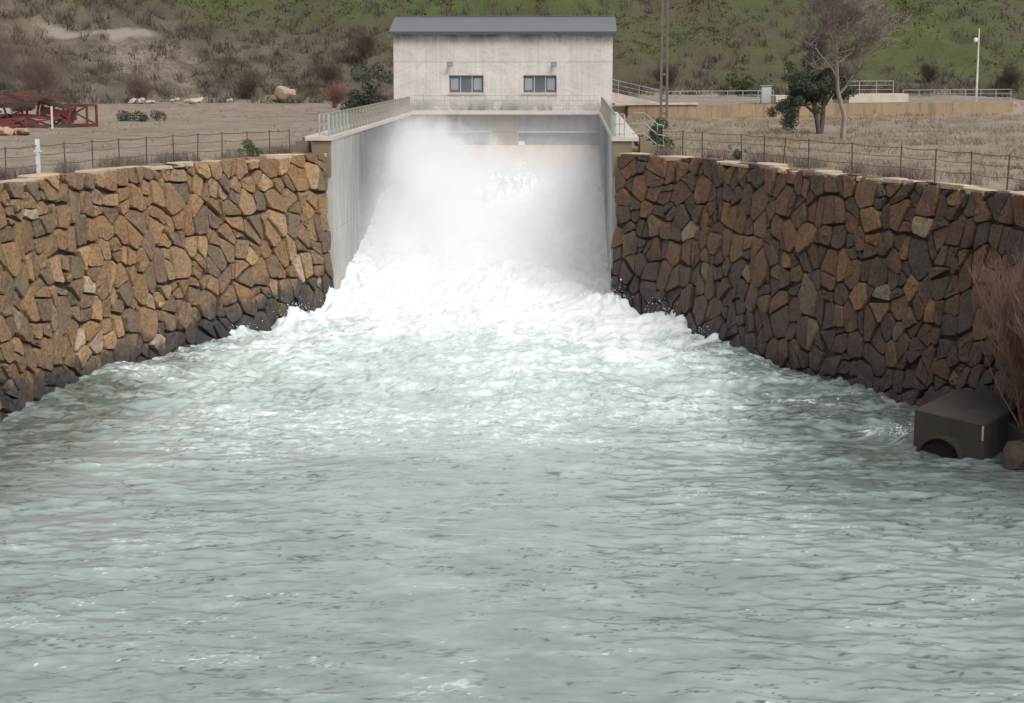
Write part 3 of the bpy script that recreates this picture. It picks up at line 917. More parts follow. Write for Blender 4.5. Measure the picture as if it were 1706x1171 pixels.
# railings on the chute walls
def wall_railing(x, s, label):
    r = empty("railing", (x, YF, 8.5)); tag(r, label, "railing")
    me_ = None
    y = 0.0; k = 0
    while y < 41.6:
        m = MB()
        m.box(-.055, .055, -.02, .02, 0, 1.1); m.box(-.09, .09, -.06, .06, 0, .02)
        if me_ is None:
            o = m.build("post", M['rail_pale'], r); me_ = o.data
        else:
            o = link("post", me_, None, r)
            if k > 5:
                o.material_slots[0].link = 'OBJECT'; o.material_slots[0].material = M['rail_pale2']
        o.location = (0, y, 0); y += 1.38; k += 1
    for z, w in ((1.08, .05), (.82, .022), (.58, .022), (.34, .022), (.12, .03)):
        MB().bar((0, 0, z), (0, 41.4, z), w).build("rail", M['rail_pale2'], r)
    m = MB()
    for y in np.arange(.1, 41.3, .23): m.box(-.006, .006, y - .006, y + .006, .12, 1.08)
    o = m.build("wire_infill", M['rail_pale2'], r); tag(o, kind="stuff")
    for q in range(1, 3):                                  # short return across the wall end
        o = MB().box(-.03, .03, -.02, .02, 0, 1.1).build("post", M['rail_pale'], r); o.location = (s * q * .22, -.05, 0)
    for z in (1.08, .6, .12): MB().bar((0, -.05, z), (s * .47, -.05, z), .04).build("rail", M['rail_pale'], r)
    return r
wall_railing(LX - .14, -1, "pale slatted railing running back along the wide chute wall")
wall_railing(RX + .14, 1, "pale railing seen edge-on along the narrow chute wall")
def stair_rail(x, s, label):
    r = empty("handrail", (x, 86.4, 7.6)); tag(r, label, "handrail")
    p0, p1, p2, p3 = (0, 0), (s * .62, 0), (s * 1.25, -.55), (s * 1.6, -.6)
    for z in (1.95, 1.45, .95):
        pts = [(px, 0, z + dz) for px, dz in (p0, p1, p2, p3)]
        MB().tube(pts, .021, 6).build("rail", M['galv'], r, True)
    for px, dz in (p1, p2, (s * 1.55, -.6)):
        MB().tube([(px, 0, .0), (px, 0, 1.95 + dz)], .022, 6).build("post", M['galv'], r, True)
    for q in range(4):
        box("step", min(s*(.4 + q*.32), s*(.72 + q*.32)), max(s*(.4 + q*.32), s*(.72 + q*.32)), -.1, 1.0, -.1, .75 - q*.2, M['endface'], r)
stair_rail(-12.75, -1, "pale pipe handrail stepping down from the wide chute wall")
stair_rail(2.85, 1, "thin pipe handrail stepping down beside the green shrub")
# thin guard rail on the deck in front of the house
r = empty("guard_rail", (-5, YB - .6, 8.6)); tag(r, "thin misted guard rail in front of the house windows", "railing")
for x in np.linspace(LX + .9, RX - .7, 9):
    o = MB().box(-.025, .025, -.025, .025, 0, 1.1).build("post", M['galv'], r); o.location = (x + 5, 0, 0)
for z in (1.08, .72, .38): MB().bar((LX + 5.2, 0, z), (RX + 4.8, 0, z), .03).build("rail", M['galv'], r)

# ------------------------------------------------------------------ fences along the wall tops
def fence(curve, ss, label, white=None, height=1.25):
    p0 = curve.wall(np.array([ss[0]]), np.array([HW]), -1.35)[0]
    r = empty("wire_fence", (p0[0], p0[1], TOPZ)); tag(r, label, "fence")
    rg = random.Random(len(label))
    P = []
    base = MB().tube([(0, 0, -.1), (0, 0, height)], .028, 6).build("post", M['rust_post'], r, True)
    for k, s in enumerate(ss):
        q = curve.wall(np.array([s]), np.array([HW]), -1.35)[0]
        o = base if k == 0 else link("post", base.data, None, r)
        o.location = (q[0] - p0[0], q[1] - p0[1], 0)
        o.rotation_euler = (rg.gauss(0, .02), rg.gauss(0, .025), 0)
        if white is not None and k == white:
            bpy.data.objects.remove(o)
            o = MB().box(-.075, .075, -.06, .06, -.1, 1.45).box(-.15, .15, -.08, .08, .95, 1.0).build("post", M['white_post'], r)
            o.location = (q[0] - p0[0], q[1] - p0[1], 0); o["label"] = "thicker white post"
        P.append(Vector((q[0] - p0[0], q[1] - p0[1], 0)))
    for z, w in ((height - .05, .016), (height * .68, .012), (height * .36, .013)):
        pts = []
        for a, b in zip(P[:-1], P[1:]):
            for q in range(4):
                f_ = q / 4; c_ = a.lerp(b, f_); pts.append((c_.x, c_.y, z - .05 * math.sin(math.pi * f_)))
        pts.append((P[-1].x, P[-1].y, z))
        MB().tube(pts, w, 4).build("wire", M['wire'], r)
    return r
fence(CL, [1.2, 2.8, 4.3, 5.85, 7.5, 9.1, 10.9, 12.8, 14.7, 16.6, 18.4, 20.5, 22.4, 24.4, 27, 30, 33], "rusty wire fence on the ochre wall with one white post", white=10)
fence(CR, [1.4, 3.0, 4.15, 6.8, 8.9, 10.6, 12.85, 16.4, 19.65, 21.7, 23.8, 25.9, 28.8, 31.5, 35], "rusty wire fence along the top of the dark brown wall")

# ------------------------------------------------------------------ right terrace: low wall, platform, rails, poles
U = Vector((34.5, 15.0, 0)).normalized(); NV = Vector((U.y, -U.x, 0))
W0 = Vector((4.2, 138.0, 0))
def along(d, back=0.0, z=0.0): q = W0 + U * d - NV * back; return (q.x, q.y, z)
def slab(m, d0, d1, b0, b1, z0, z1, z1b=None):
    z1b = z1 if z1b is None else z1b
    vs = [along(d0,b0,z0), along(d1,b0,z0), along(d1,b1,z0), along(d0,b1,z0), along(d0,b0,z1), along(d1,b0,z1b), along(d1,b1,z1b), along(d0,b1,z1)]
    return m.add(vs, [(0,3,2,1),(4,5,6,7),(0,1,5,4),(1,2,6,5),(2,3,7,6),(3,0,4,7)])
def off_parent(o, root): o.matrix_parent_inverse = Matrix.Translation(-root.location); return o
low = empty("retaining_wall", along(0, 0, TOPZ)); tag(low, "long low ochre stained retaining wall beyond the grass", "wall")
d = 0.0
for k, ln in enumerate((4.4, 7.0, 7.4, 7.0, 6.6, 4.2)):
    off_parent(slab(MB(), d + .012, d + ln - .012, 0, .5, 7.0, 8.68 - .012 * (k % 2)).build("wall_section", M['ochre_wall'], low), low); d += ln
off_parent(slab(MB(), -1.2, 6.1, -.14, .52, 8.695, 8.86).build("pale_ledge", M['pale_conc'], low), low)
ramp = tag(slab(MB(), -2.2, 3.6, .7, 1.1, 7.2, 9.95, 8.75).build("ramp_wall", M['pale_conc']), "pale concrete ramp wall sloping down from the house corner", "wall")
plat = empty("platform", along(22, .8, 8.6)); tag(plat, "pale concrete platform block on the low wall with a rail on top", "platform")
off_parent(slab(MB(), 20.2, 26.0, .1, 2.6, 8.69, 9.42).build("block", M['pale_conc'], plat, bevel=.02), plat)
off_parent(slab(MB(), 13.6, 16.3, .6, 2.0, 8.69, 9.35).build("block", M['pale_conc'], plat, bevel=.02), plat)
def rail_run(d0, d1, back, z0, z1, n, label, nr=3, hgt=1.05, parent=None):
    r = parent or tag(empty("railing", along(d0, back, z0)), label, "railing", None)
    for k in range(n + 1):
        f_ = k / n; dd = d0 + (d1 - d0) * f_; zz = z0 + (z1 - z0) * f_
        a = along(dd, back, zz)
        off_parent(MB().bar(a, (a[0], a[1], zz + hgt), .06).build("post", M['galv'], r), r)
    for q in range(nr):
        h_ = hgt * (1 - q / nr)
        off_parent(MB().bar(along(d0, back, z0 + h_), along(d1, back, z1 + h_), .055 if q == 0 else .04).build("rail", M['galv'], r), r)
    return r
rail_run(3.4, 13.2, .35, 8.7, 8.7, 7, "grey steel railing between the power pole and the grey cabinet")
rail_run(-2.2, 3.2, .9, 9.9, 8.78, 3, "grey railing sloping down along the pale ramp wall")
rail_run(20.4, 25.4, 1.5, 9.42, 9.42, 3, "grey railing on top of the pale platform block")
rail_run(26.2, 37.2, 1.2, 8.66, 8.66, 7, "grey railing around the thin camera mast")
cab = empty("cabinet", along(13.0, 1.2, 8.65)); tag(cab, "small grey electrical cabinet beside the dark evergreen tree", "cabinet")
a = along(13.0, 1.2, 0)
off_parent(box("body", a[0]-.42, a[0]+.42, a[1]-.3, a[1]+.3, 8.66, 10.1, M['galv'], cab, .02), cab)
off_parent(box("door", a[0]-.36, a[0]+.36, a[1]-.32, a[1]-.302, 8.75, 10.0, M['grey_steel'], cab, .005), cab)
off_parent(box("canopy", a[0]-.48, a[0]+.48, a[1]-.38, a[1]+.36, 10.102, 10.17, M['galv'], cab, .01), cab)
mast = empty("camera_mast", along(33.9, 1.6, 8.6)); tag(mast, "thin white mast carrying a small white surveillance camera", "mast")
a = along(33.9, 1.6, 0)
off_parent(MB().tube([(a[0], a[1], 8.6), (a[0], a[1], 11.6), (a[0], a[1], 14.9)], [.10, .08, .05], 8).build("pole", M['white_post'], mast, True), mast)
off_parent(MB().bar((a[0], a[1], 14.0), (a[0] - .3, a[1] - .1, 14.05), .06).build("arm", M['white_post'], mast), mast)
off_parent(MB().tube([(a[0]-.3, a[1]-.12, 14.1), (a[0]-.3, a[1]-.12, 13.95), (a[0]-.3, a[1]-.12, 13.75), (a[0]-.3, a[1]-.12, 13.68)], [.12, .2, .16, .06], 10).build("camera_dome", M['white_trim'], mast, True), mast)
pole = empty("power_pole", (6.95, 136.6, 7.5)); tag(pole, "tall brown concrete power pole with two legs and rungs", "pole")
for sx in (-1, 1):
    MB().bar((sx * .24, 0, -.3), (sx * .16, 0, 17.5), .19, .22).build("leg", M['pole'], pole)
for k in range(17):
    z = .6 + k * 1.0; w = .24 - .08 * z / 17.5
    MB().bar((-w, 0, z), (w, 0, z), .14, .16).build("rung", M['pole'], pole)

# ------------------------------------------------------------------ outlet block with its pipe
outlet = empty("pipe_outlet", (12.6, 52.7, 0)); tag(outlet, "dark mossy concrete block with a round pipe mouth in the water", "outlet")
fx = Vector((-1.95, 1.25, 0)).normalized(); bx_ = Vector((1.15, 1.45, 0)).normalized()   # along the pipe face, and back into the bank
def OP(a, b, z): q = fx * a + bx_ * b; return (q.x, q.y, z)
m = MB()
m.add([OP(0,0,-2), OP(2.25,0,-2), OP(2.25,3.0,-2), OP(0,3.0,-2), OP(0,0,1.06), OP(2.25,0,1.30), OP(2.25,3.0,1.55), OP(0,3.0,1.30)],
      [(0,3,2,1),(4,5,6,7),(0,1,5,4),(1,2,6,5),(2,3,7,6),(3,0,4,7)])
m.build("block", M['block'], outlet, bevel=.04)
def ring_pipe(name, r0, r1, d0, d1, mat, zc=-.18):
    m = MB(); n = 40; vs = []
    for (rr, dd) in ((r0, d1), (r1, d1), (r1, d0), (r0, d0)):
        for k in range(n):
            t_ = 2 * math.pi * k / n
            vs.append(OP(1.28 + rr * math.cos(t_), dd, zc + rr * math.sin(t_)))
    fs = [(q*n + k, q*n + (k+1) % n, ((q+1) % 4)*n + (k+1) % n, ((q+1) % 4)*n + k) for q in range(4) for k in range(n)]
    m.add(vs, fs); return m.build(name, mat, outlet, True)
ring_pipe("pipe_collar", .72, .80, -.05, .02, M['pipe'])
ring_pipe("pipe", .69, .765, -.30, .02, M['pipe'])
ring_pipe("pipe_lining", .66, .688, -.29, .05, M['pipe_in'])
m = MB(); m.add([OP(1.28 + .67 * math.cos(2*math.pi*k/32), -.08, -.18 + .67 * math.sin(2*math.pi*k/32)) for k in range(32)], [tuple(range(32))]); m.build("pipe_dark", M['pipe_in'], outlet)
MB().box(0, 0, 0, 0, 0, 0)
m = MB(); m.add([OP(-.012, -.02, .55), OP(.05, -.02, .55), OP(.05, -.02, 1.0), OP(-.012, -.02, 1.02)], [(0,1,2,3)]); m.build("pale_streak", M['cap'], outlet)

def rock(name, loc, size, mat, seed, label=None, cat=None, group=None, parent=None, flat=.7, kind=None):
    rg = np.random.default_rng(seed)
    bm = bmesh.new(); bmesh.ops.create_icosphere(bm, subdivisions=2, radius=1)
    planes = rg.normal(size=(9, 3)); planes /= np.linalg.norm(planes, axis=1)[:, None]
    for v in bm.verts:
        c = np.array(v.co)
        for p in planes:
            dd = c @ p
            if dd > .6: c = c - p * (dd - .6) * .95
        v.co = Vector(c * (1, rg.uniform(.98, 1.02), flat))
    me = bpy.data.meshes.new(name); bm.to_mesh(me); bm.free()
    me.polygons.foreach_set("use_smooth", np.ones(len(me.polygons), bool)); me.set_sharp_from_angle(angle=R(18))
    o = link(name, me, mat, parent); o.location = loc; o.scale = (size, size * rg.uniform(.7, 1), size * rg.uniform(.8, 1.1)); o.rotation_euler = (rg.uniform(-.3, .3), rg.uniform(-.3, .3), rg.uniform(0, 6))
    if label: tag(o, label, cat, group, kind)
    return o
# rocks of the bank beside the outlet
bankrocks = [((13.7, 52.0, .1), 1.0, "big wet brown boulder beside the outlet block at the water"), ((14.6, 52.6, .6), 1.0, "brown boulder under the red bush behind the outlet"),
             ((15.0, 54.2, 1.1), 1.1, "dark boulder half hidden by the red twigs"), ((14.3, 50.6, -.1), .9, "dark wet boulder lowest on the bank by the frame edge")]
for k, (p, s_, lb) in enumerate(bankrocks): rock("boulder", p, s_, M['stone_r'], 50 + k, lb, "boulder", "boulders by the outlet")
bank = MB(); 
bank.add([(13.3, 54.8, -1), (12.9, 56, 1.3), (14, 58.5, 1.6), (17.5, 56, 3.5), (18, 44, 3.2), (16.5, 44, -1), (14.4, 50.5, .1), (13.9, 53.2, .7)], [(0,1,7),(0,7,6),(0,6,5),(1,2,7),(2,3,7),(3,4,7),(4,6,7),(4,5,6)])
tag(bank.build("bank", M['core']), kind="structure")

# ------------------------------------------------------------------ vegetation
def branches(rg, base, height, spread, levels, n0, lean=(0, 0), up=.55, kids=(3, 5), r0=.14, minr=.006, first=.3, shrink=.66, kids0=None):
    """list of (pts, radii, level)"""
    out = []
    def grow(p, d, ln, rad, lev):
        pts = [Vector(p)]; rads = [rad]; n = 4 if lev < 2 else 3
        dd = Vector(d)
        for k in range(n):
            dd = (dd + Vector((rg.gauss(0, .14), rg.gauss(0, .14), rg.gauss(0, .10) + up * .12))).normalized()
            pts.append(pts[-1] + dd * ln / n); rads.append(max(minr, rad * (1 - .6 * (k + 1) / n)))
        out.append((pts, rads, lev))
        if lev >= levels: return
        for _ in range(rg.randint(*(kids0 if kids0 and lev == 0 else kids))):
            f_ = rg.uniform(first if lev == 0 else .25, 1); k = min(n - 1, int(f_ * n)); q = pts[k].lerp(pts[k + 1], f_ * n - k)
            side = Vector((rg.gauss(0, 1), rg.gauss(0, 1), rg.gauss(.15, .5))).normalized()
            nd = (dd * (1 - spread) + side * spread + Vector((0, 0, up * .5))).normalized()
            grow(q, nd, ln * shrink * rg.uniform(.65, 1.1), max(minr, rads[k] * .55), lev + 1)
    for i in range(n0):
        d = Vector((lean[0] + rg.gauss(0, .05 if n0 == 1 else .35), lean[1] + rg.gauss(0, .05 if n0 == 1 else .35), 1)).normalized()
        grow(base, d, height * (.6 if n0 == 1 else rg.uniform(.4, .6)), r0 * (1 if n0 == 1 else rg.uniform(.5, 1)), 0)
    return out
def tubes(bs, sides):
    m = MB()
    for pts, rads, lev in bs: m.tube(pts, rads, sides(lev), caps=False)
    return m
def raw_build(m, name, mat, parent):
    me = bpy.data.meshes.new(name); me.from_pydata([tuple(p) for p in m.v], [], m.f)
    me.polygons.foreach_set("use_smooth", np.ones(len(me.polygons), bool))
    return link(name, me, mat, parent)
def leaves(centres, radii, n, size, seed, shell=.55):
    rg = np.random.default_rng(seed)
    c = np.array(centres, float); r = np.array(radii, float)
    if r.ndim == 1: r = np.repeat(r[:, None], 3, 1)
    w = r.prod(1) ** .8; pick = rg.choice(len(c), n, p=w / w.sum())
    d = rg.normal(size=(n, 3)); d /= np.linalg.norm(d, axis=1)[:, None]
    rad = shell + (1 - shell) * rg.random(n) ** .6
    P = c[pick] + d * rad[:, None] * r[pick]
    a = rg.normal(size=(n, 3)); a /= np.linalg.norm(a, axis=1)[:, None]
    b = np.cross(a, rg.normal(size=(n, 3))); b /= np.linalg.norm(b, axis=1)[:, None]
    s_ = size * rg.uniform(.6, 1.4, n)[:, None]
    V = np.stack([P - a * s_, P + b * s_ * .5, P + a * s_, P - b * s_ * .5], 1).reshape(-1, 3)
    return fast_mesh("crown", V, np.arange(n * 4).reshape(n, 4), False)

# bare tree
tr = empty("bare_tree", (15.2, 100.0, TOPZ)); tag(tr, "tall pale-barked bare tree behind the dark wall fence", "tree")
rg = random.Random(5)
bs = branches(rg, (0, 0, -.1), 10.5, .62, 4, 1, (-.03, 0), .36, (7, 8), .16, .013, .38, .58, (10, 11))
raw_build(tubes([b for b in bs if b[2] <= 1], lambda l: 8 if l == 0 else 5), "trunk", M['bark_pale'], tr)
raw_build(tubes([b for b in bs if b[2] > 1], lambda l: 3), "crown", M['twig'], tr)
# evergreen
tr = empty("evergreen_tree", (15.25, 110.0, TOPZ)); tag(tr, "dark green evergreen tree with a forked trunk beside the bare tree", "tree")
m = MB()
m.tube([(.05, 0, -.1), (-.1, 0, .6), (-.35, .1, 1.5), (-.7, .1, 2.6)], [.2, .16, .13, .07], 8)
m.tube([(.1, 0, -.1), (.25, .05, .8), (.3, .1, 1.8), (.2, 0, 3.6)], [.2, .17, .14, .07], 8)
m.tube([(-.2, 0, 1.0), (-.9, -.2, 1.5), (-1.7, -.2, 1.6)], [.1, .08, .04], 6)
m.tube([(.28, .05, 1.4), (.9, .2, 2.2), (1.4, .2, 2.9)], [.1, .08, .04], 6)
m.build("trunk", M['bark_dark'], tr, True)
cs = []; rr_ = []
crg = random.Random(3)
for (cx, cz, rx, rz, n) in ((-.1, 3.6, 1.75, 1.25, 20), (-1.2, 2.75, .9, .8, 9), (.9, 2.7, 1.1, .95, 12), (-1.9, 1.35, 1.0, .65, 12), (0, 4.9, .8, .6, 7), (1.5, 2.0, .6, .5, 5), (-.3, 2.2, 1.0, .5, 6)):
    for _ in range(n):
        cs.append((cx + crg.gauss(0, rx * .5), crg.gauss(0, .7), cz + crg.gauss(0, rz * .5))); q = crg.uniform(.35, .7); rr_.append((q, q, q * .75))
link("crown", leaves(cs, rr_, 28000, .062, 8, .15), M['leaf_dark'], tr)
tr.scale = (.94, .94, 1.16)

def bush(name, loc, label, cat, mat, cs, rr, n, size, seed, stem=True, smat=None):
    r = empty(name, loc); tag(r, label, cat)
    if stem:
        rg = random.Random(seed); h_ = max(c[2] for c in cs)
        raw_build(tubes(branches(rg, (0, 0, -.1), h_ * 1.1, .5, 2, 4, up=.5, kids=(3, 4), r0=.04, minr=.008), lambda l: 4), "stem", smat or M['bark_dark'], r)
    link("crown", leaves(cs, rr, n, size, seed), mat, r)
    return r
def cluster(seed, n, rx, ry, rz, z0, q0, q1):
    g = random.Random(seed)
    return [(g.gauss(0, rx), g.gauss(0, ry), z0 + abs(g.gauss(0, rz))) for _ in range(n)], [g.uniform(q0, q1) for _ in range(n)]
c_, r_ = cluster(1, 16, .5, .4, .45, .25, .2, .4)
bush("green_shrub", (4.1, 88.3, TOPZ), "leafy green shrub beside the thin chute wall end", "shrub", M['leaf_green'], c_, r_, 2600, .07, 1)
c_, r_ = cluster(2, 14, .7, .6, 1.0, .3, .4, .7)
bush("green_shrub", (17.2, 176.0, 8.4), "round green shrub behind the grey railing at the hill foot", "shrub", M['leaf_green'], c_, r_, 2600, .12, 2)
c_, r_ = cluster(3, 9, .25, .2, .3, .15, .12, .25)
bush("green_shrub", (-15.35, 82.4, TOPZ), "small green plant at the fence on the ochre wall", "shrub", M['leaf_green'], c_, r_, 900, .05, 3)
c_, r_ = cluster(4, 22, .9, .8, 1.7, .4, .5, .9)
bush("dark_shrub", (-18.2, 152.0, TOPZ), "tall dark green shrub against the corner of the house", "shrub", M['leaf_dark'], c_, r_, 5200, .11, 4)
c_, r_ = cluster(5, 8, .2, .2, .2, .12, .1, .2)
bush("green_shrub", (7.6, 80.4, TOPZ), "tiny green tuft at the fence above the dark wall", "shrub", M['leaf_green'], c_, r_, 600, .045, 5)
c_, r_ = cluster(6, 10, .9, .6, .2, .15, .25, .5)
bush("dark_shrub", (-32.8, 132.0, TOPZ), "low dark green shrub past the red scrap pile", "shrub", M['leaf_dark'], c_, r_, 1800, .07, 6)
# red twiggy bush above the outlet
def twig_bush(name, loc, label, mat, seed, h_, n0, r0=.03, lv=3, kids=(4, 6), up=.7, spread=.42):
    r = empty(name, loc); tag(r, label, "bush")
    bs = branches(random.Random(seed), (0, 0, -.2), h_, spread, lv, n0, up=up, kids=kids, r0=r0, minr=.007, shrink=.6)
    raw_build(tubes([b for b in bs if b[2] == 0], lambda l: 5), "stem", mat, r)
    raw_build(tubes([b for b in bs if b[2] > 0], lambda l: 3), "crown", mat, r)
    return r
twig_bush("bare_bush", (14.1, 53.6, .7), "large reddish bare twig bush over the outlet against the dark wall", M['twig_red'], 4, 5.8, 30, .035, 3, (5, 7))
twig_bush("bare_bush", (14.9, 52.4, 1.2), "reddish bare bush at the very edge behind the outlet boulders", M['twig_red'], 5, 5.2, 24, .035, 3, (5, 7))
# bare bushes at the foot of the hill
spots = [(-55.5, 181, 8.0, "tall mauve bare bush behind the red scrap pile"), (-62.5, 186, 9.5, "wide pale bare thicket at the hill foot by the frame edge"), (-47, 189, 4.2, "bare grey bush on the pale earth bank"),
         (-36, 193, 4.0, "bare mauve bush behind the white rubble"), (-27.5, 196, 3.6, "brown bare bush beside the tan boulder"), (-23.3, 170, 3.2, "russet bare bush beside the pale slatted railing"),
         (-24.5, 203, 4.8, "mauve bare bush on the slope nearest the house roof"), (10, 190, 3.6, "mauve bare bush behind the power pole"), (27.5, 187, 3.4, "mauve bare bush behind the platform railing"),
         (45.5, 186, 3.8, "dark bare bush behind the camera mast"), (38.0, 190, 3.0, "low dark bare bush on the slope left of the camera mast")]
for k, (x, y, h_, lb) in enumerate(spots):
    z = float(terrain_z(x, y))
    twig_bush("bare_bush", (x, y, z), lb, M['twig_red'] if "russet" in lb else M['scrub_pink'] if k < 3 else M['scrub'], 40 + k, h_, 34 if k < 3 else 22, .035, 3, (4, 6), .35, .6)

# grass, scrub and weeds: blades
def blades(name, P, hgt, wid, mat, seed, lean=.35, label=None, cat="grass", tris=1):
    rg = np.random.default_rng(seed); n = len(P)
    a = rg.uniform(0, 6.283, n); d = np.stack([np.cos(a), np.sin(a), 0 * a], -1)
    h_ = hgt * rg.uniform(.5, 1.3, n); l = rg.normal(0, lean, (n, 2)) * h_[:, None]
    tip = P + np.concatenate([l, h_[:, None]], 1)
    w = (wid * rg.uniform(.6, 1.4, n))[:, None]
    V = np.stack([P - d * w, P + d * w, tip], 1).reshape(-1, 3)
    o = link(name, fast_mesh(name, V, np.arange(n * 3).reshape(n, 3)), mat)
    return tag(o, label, cat, kind="stuff")
def scatter(n, x0, x1, y0, y1, seed, dens=None):
    rg = np.random.default_rng(seed)
    X = rg.uniform(x0, x1, n); Y = rg.uniform(y0, y1, n)
    if dens is not None:
        k = rg.random(n) < dens(X, Y); X, Y = X[k], Y[k]
    return X, Y
def clump(X, Y, per, rad, seed):
    rg = np.random.default_rng(seed); n = len(X)
    X = np.repeat(X, per) + rg.normal(0, rad, n * per); Y = np.repeat(Y, per) + rg.normal(0, rad, n * per)
    return X, Y
def on_ground(X, Y): return np.stack([X, Y, terrain_z(X, Y) - .03], -1)
gm = noise_field(41, 300, 512, 1.5, 2.5, 40)
X, Y = scatter(16000, -85, 85, 176, 262, 1, lambda X, Y: (Y > hill_base(X)) * sstep(-.7, .5, gm(X, Y)) * (1 - attrs(X, Y)[1] * .85) * (1 - attrs(X, Y)[2]) * (1 - .8 * attrs(X, Y)[3]))
X, Y = clump(X, Y, 14, .38, 2)
blades("hill_grass", on_ground(X, Y), .28, .07, M['hill_grass'], 3, .8, "green and tan grass covering the hillside", "grass")
X, Y = scatter(6500, -85, 85, 176, 262, 4, lambda X, Y: (Y > hill_base(X) - 2) * np.clip(.42 * sstep(.2, -1.2, gm(X, Y)) + .8 * attrs(X, Y)[3], 0, 1) * (1 - attrs(X, Y)[1] * .45) * (1 - attrs(X, Y)[2]))
rgs = np.random.default_rng(6); sz = rgs.lognormal(0, .4, len(X))
X2, Y2 = clump(X, Y, 26, .42, 5)
blades("hill_scrub", on_ground(X2, Y2), .95, .045, M['scrub'], 7, .45, "brown and mauve bare scrub on the hillside", "scrub")
X, Y = scatter(11000, 3, 60, 66, 150, 8, lambda X, Y: (X > edge_r(Y) + .6) * (Y < 138 + (X - 4.2) * .435) * sstep(-.6, .9, tn2(X, Y) + .35 * sstep(110, 96, Y)))
X, Y = clump(X, Y, 12, .18, 9)
k_ = (X > edge_r(Y) + .3)
blades("dry_grass", on_ground(X[k_], Y[k_]), .30, .018, M['straw'], 10, .55, "dry straw grass on the terrace above the dark wall", "grass")
X, Y = scatter(3200, -62, -12.6, 60, 186, 11, lambda X, Y: (X < edge_l(Y) - .6) * sstep(.1, 1.3, tn2(X, Y)))
X, Y = clump(X, Y, 12, .2, 12)
blades("dry_grass", on_ground(X, Y), .22, .02, M['straw'], 13, .55, "dry straw grass on the terrace above the ochre wall", "grass")
# weeds along the fence feet
def weeds(curve, n, seed, label):
    rg = np.random.default_rng(seed); s = rg.uniform(.5, curve.len - 2, n)
    keepm = rg.random(n) < sstep(-.7, .7, np.sin(s * 1.7) + np.sin(s * .63 + seed) * .8); s = s[keepm]
    p = curve.wall(s, np.full_like(s, HW), -1.5 - np.abs(rg.normal(0, .55, len(s))))
    X, Y = clump(p[:, 0], p[:, 1], 16, .13, seed)
    P = np.stack([X, Y, np.full_like(X, TOPZ)], -1)
    blades("weeds", P, .5, .011, M['weed'], seed, .38, label, "weeds")
weeds(CL, 900, 14, "grey dry weeds along the fence on the ochre wall")
weeds(CR, 1000, 15, "brown dry weeds along the fence on the dark wall")

# ------------------------------------------------------------------ left terrace: scrap, rubble, boulder
def scrap_frame(loc, rz, tilt, w, d, h_, label, mat=None):
    r = empty("scrap_truss", loc, rz); r.rotation_euler = (tilt[0], tilt[1], rz)
    tag(r, label, "scrap metal", "rusty frames in the scrap pile")
    mt = mat or M['red_steel']
    for sx in (0, 1):
        for sy in (0, 1): MB().bar((sx * w, sy * d, 0), (sx * w, sy * d, h_), .14).build("upright", mt, r)
    for z in (.08, h_ - .05):
        for sy in (0, 1): MB().bar((0, sy * d, z), (w, sy * d, z), .15, .17).build("beam", mt, r)
        for sx in (0, 1): MB().bar((sx * w, 0, z), (sx * w, d, z), .14).build("cross_beam", mt, r)
    MB().bar((0, -.02, .1), (w, -.02, h_ - .1), .10).build("brace", mt, r)
    MB().bar((w, d, .1), (0, d, h_ - .1), .10).build("brace", mt, r)
    box("panel", .15, w * .7, -.05, -.02, h_ * .3, h_ * .75, mt, r)
base = (-38.5, 118.0)
fr_specs = [((-41.0, 119.5, 7.6), .1, (0, 0), 3.0, 1.6, 1.2, "rusty red steel frame lowest at the edge of the scrap pile"),
            ((-38.6, 118.4, 7.6), -.15, (0, .06), 3.2, 1.5, .9, "wide rusty red steel frame at the front of the scrap pile"),
            ((-39.9, 119.8, 8.75), .3, (.05, -.12), 2.8, 1.4, .9, "rusty red steel frame stacked on top of the scrap pile"),
            ((-36.9, 119.4, 8.3), .05, (0, .2), 2.2, 1.2, 1.1, "tilted rusty red steel frame at the open end of the scrap pile"),
            ((-43.0, 121.0, 7.6), .2, (0, 0), 2.6, 1.4, 2.0, "tall rusty red steel frame at the back of the scrap pile")]
fr_specs += [((-36.2, 121.0, 7.6), -.25, (0, 0), 2.6, 1.3, 1.5, "upright rusty red steel frame behind the jutting red beam"),
             ((-41.6, 122.0, 9.0), .1, (.1, .1), 3.4, 1.3, .8, "long rusty red steel frame lying highest in the scrap pile"),
             ((-39.4, 116.9, 7.6), .35, (0, -.05), 2.4, 1.2, .6, "low rusty red steel frame nearest the orange rubble")]
for s_ in fr_specs: scrap_frame(*s_)
def beam(a, b, w, h_, mat, label):
    o = MB().bar(a, b, w, h_).build("steel_beam", mat, bevel=.01); tag(o, label, "beam", "loose beams on the scrap pile"); return o
beam((-40.6, 118.2, 8.75), (-38.2, 118.0, 8.78), .5, .35, M['grey_steel'], "pale grey beam lying across the lower scrap frames")
beam((-42.5, 119.0, 9.6), (-40.2, 119.3, 9.75), .45, .3, M['grey_steel'], "pale grey beam on the upper scrap frame near the picture edge")
beam((-38.4, 119.2, 9.35), (-34.8, 118.9, 9.72), .3, .28, M['red_steel'], "rusty red beam jutting out from the top of the scrap pile")
beam((-39.2, 118.0, 9.25), (-36.6, 117.9, 9.12), .35, .3, M['dark_steel'], "black beam in the middle of the scrap pile")
beam((-36.8, 117.7, 7.75), (-34.0, 118.6, 7.72), .35, .2, M['dark_steel'], "black beam on the ground beside the scrap pile")
sg = random.Random(21)
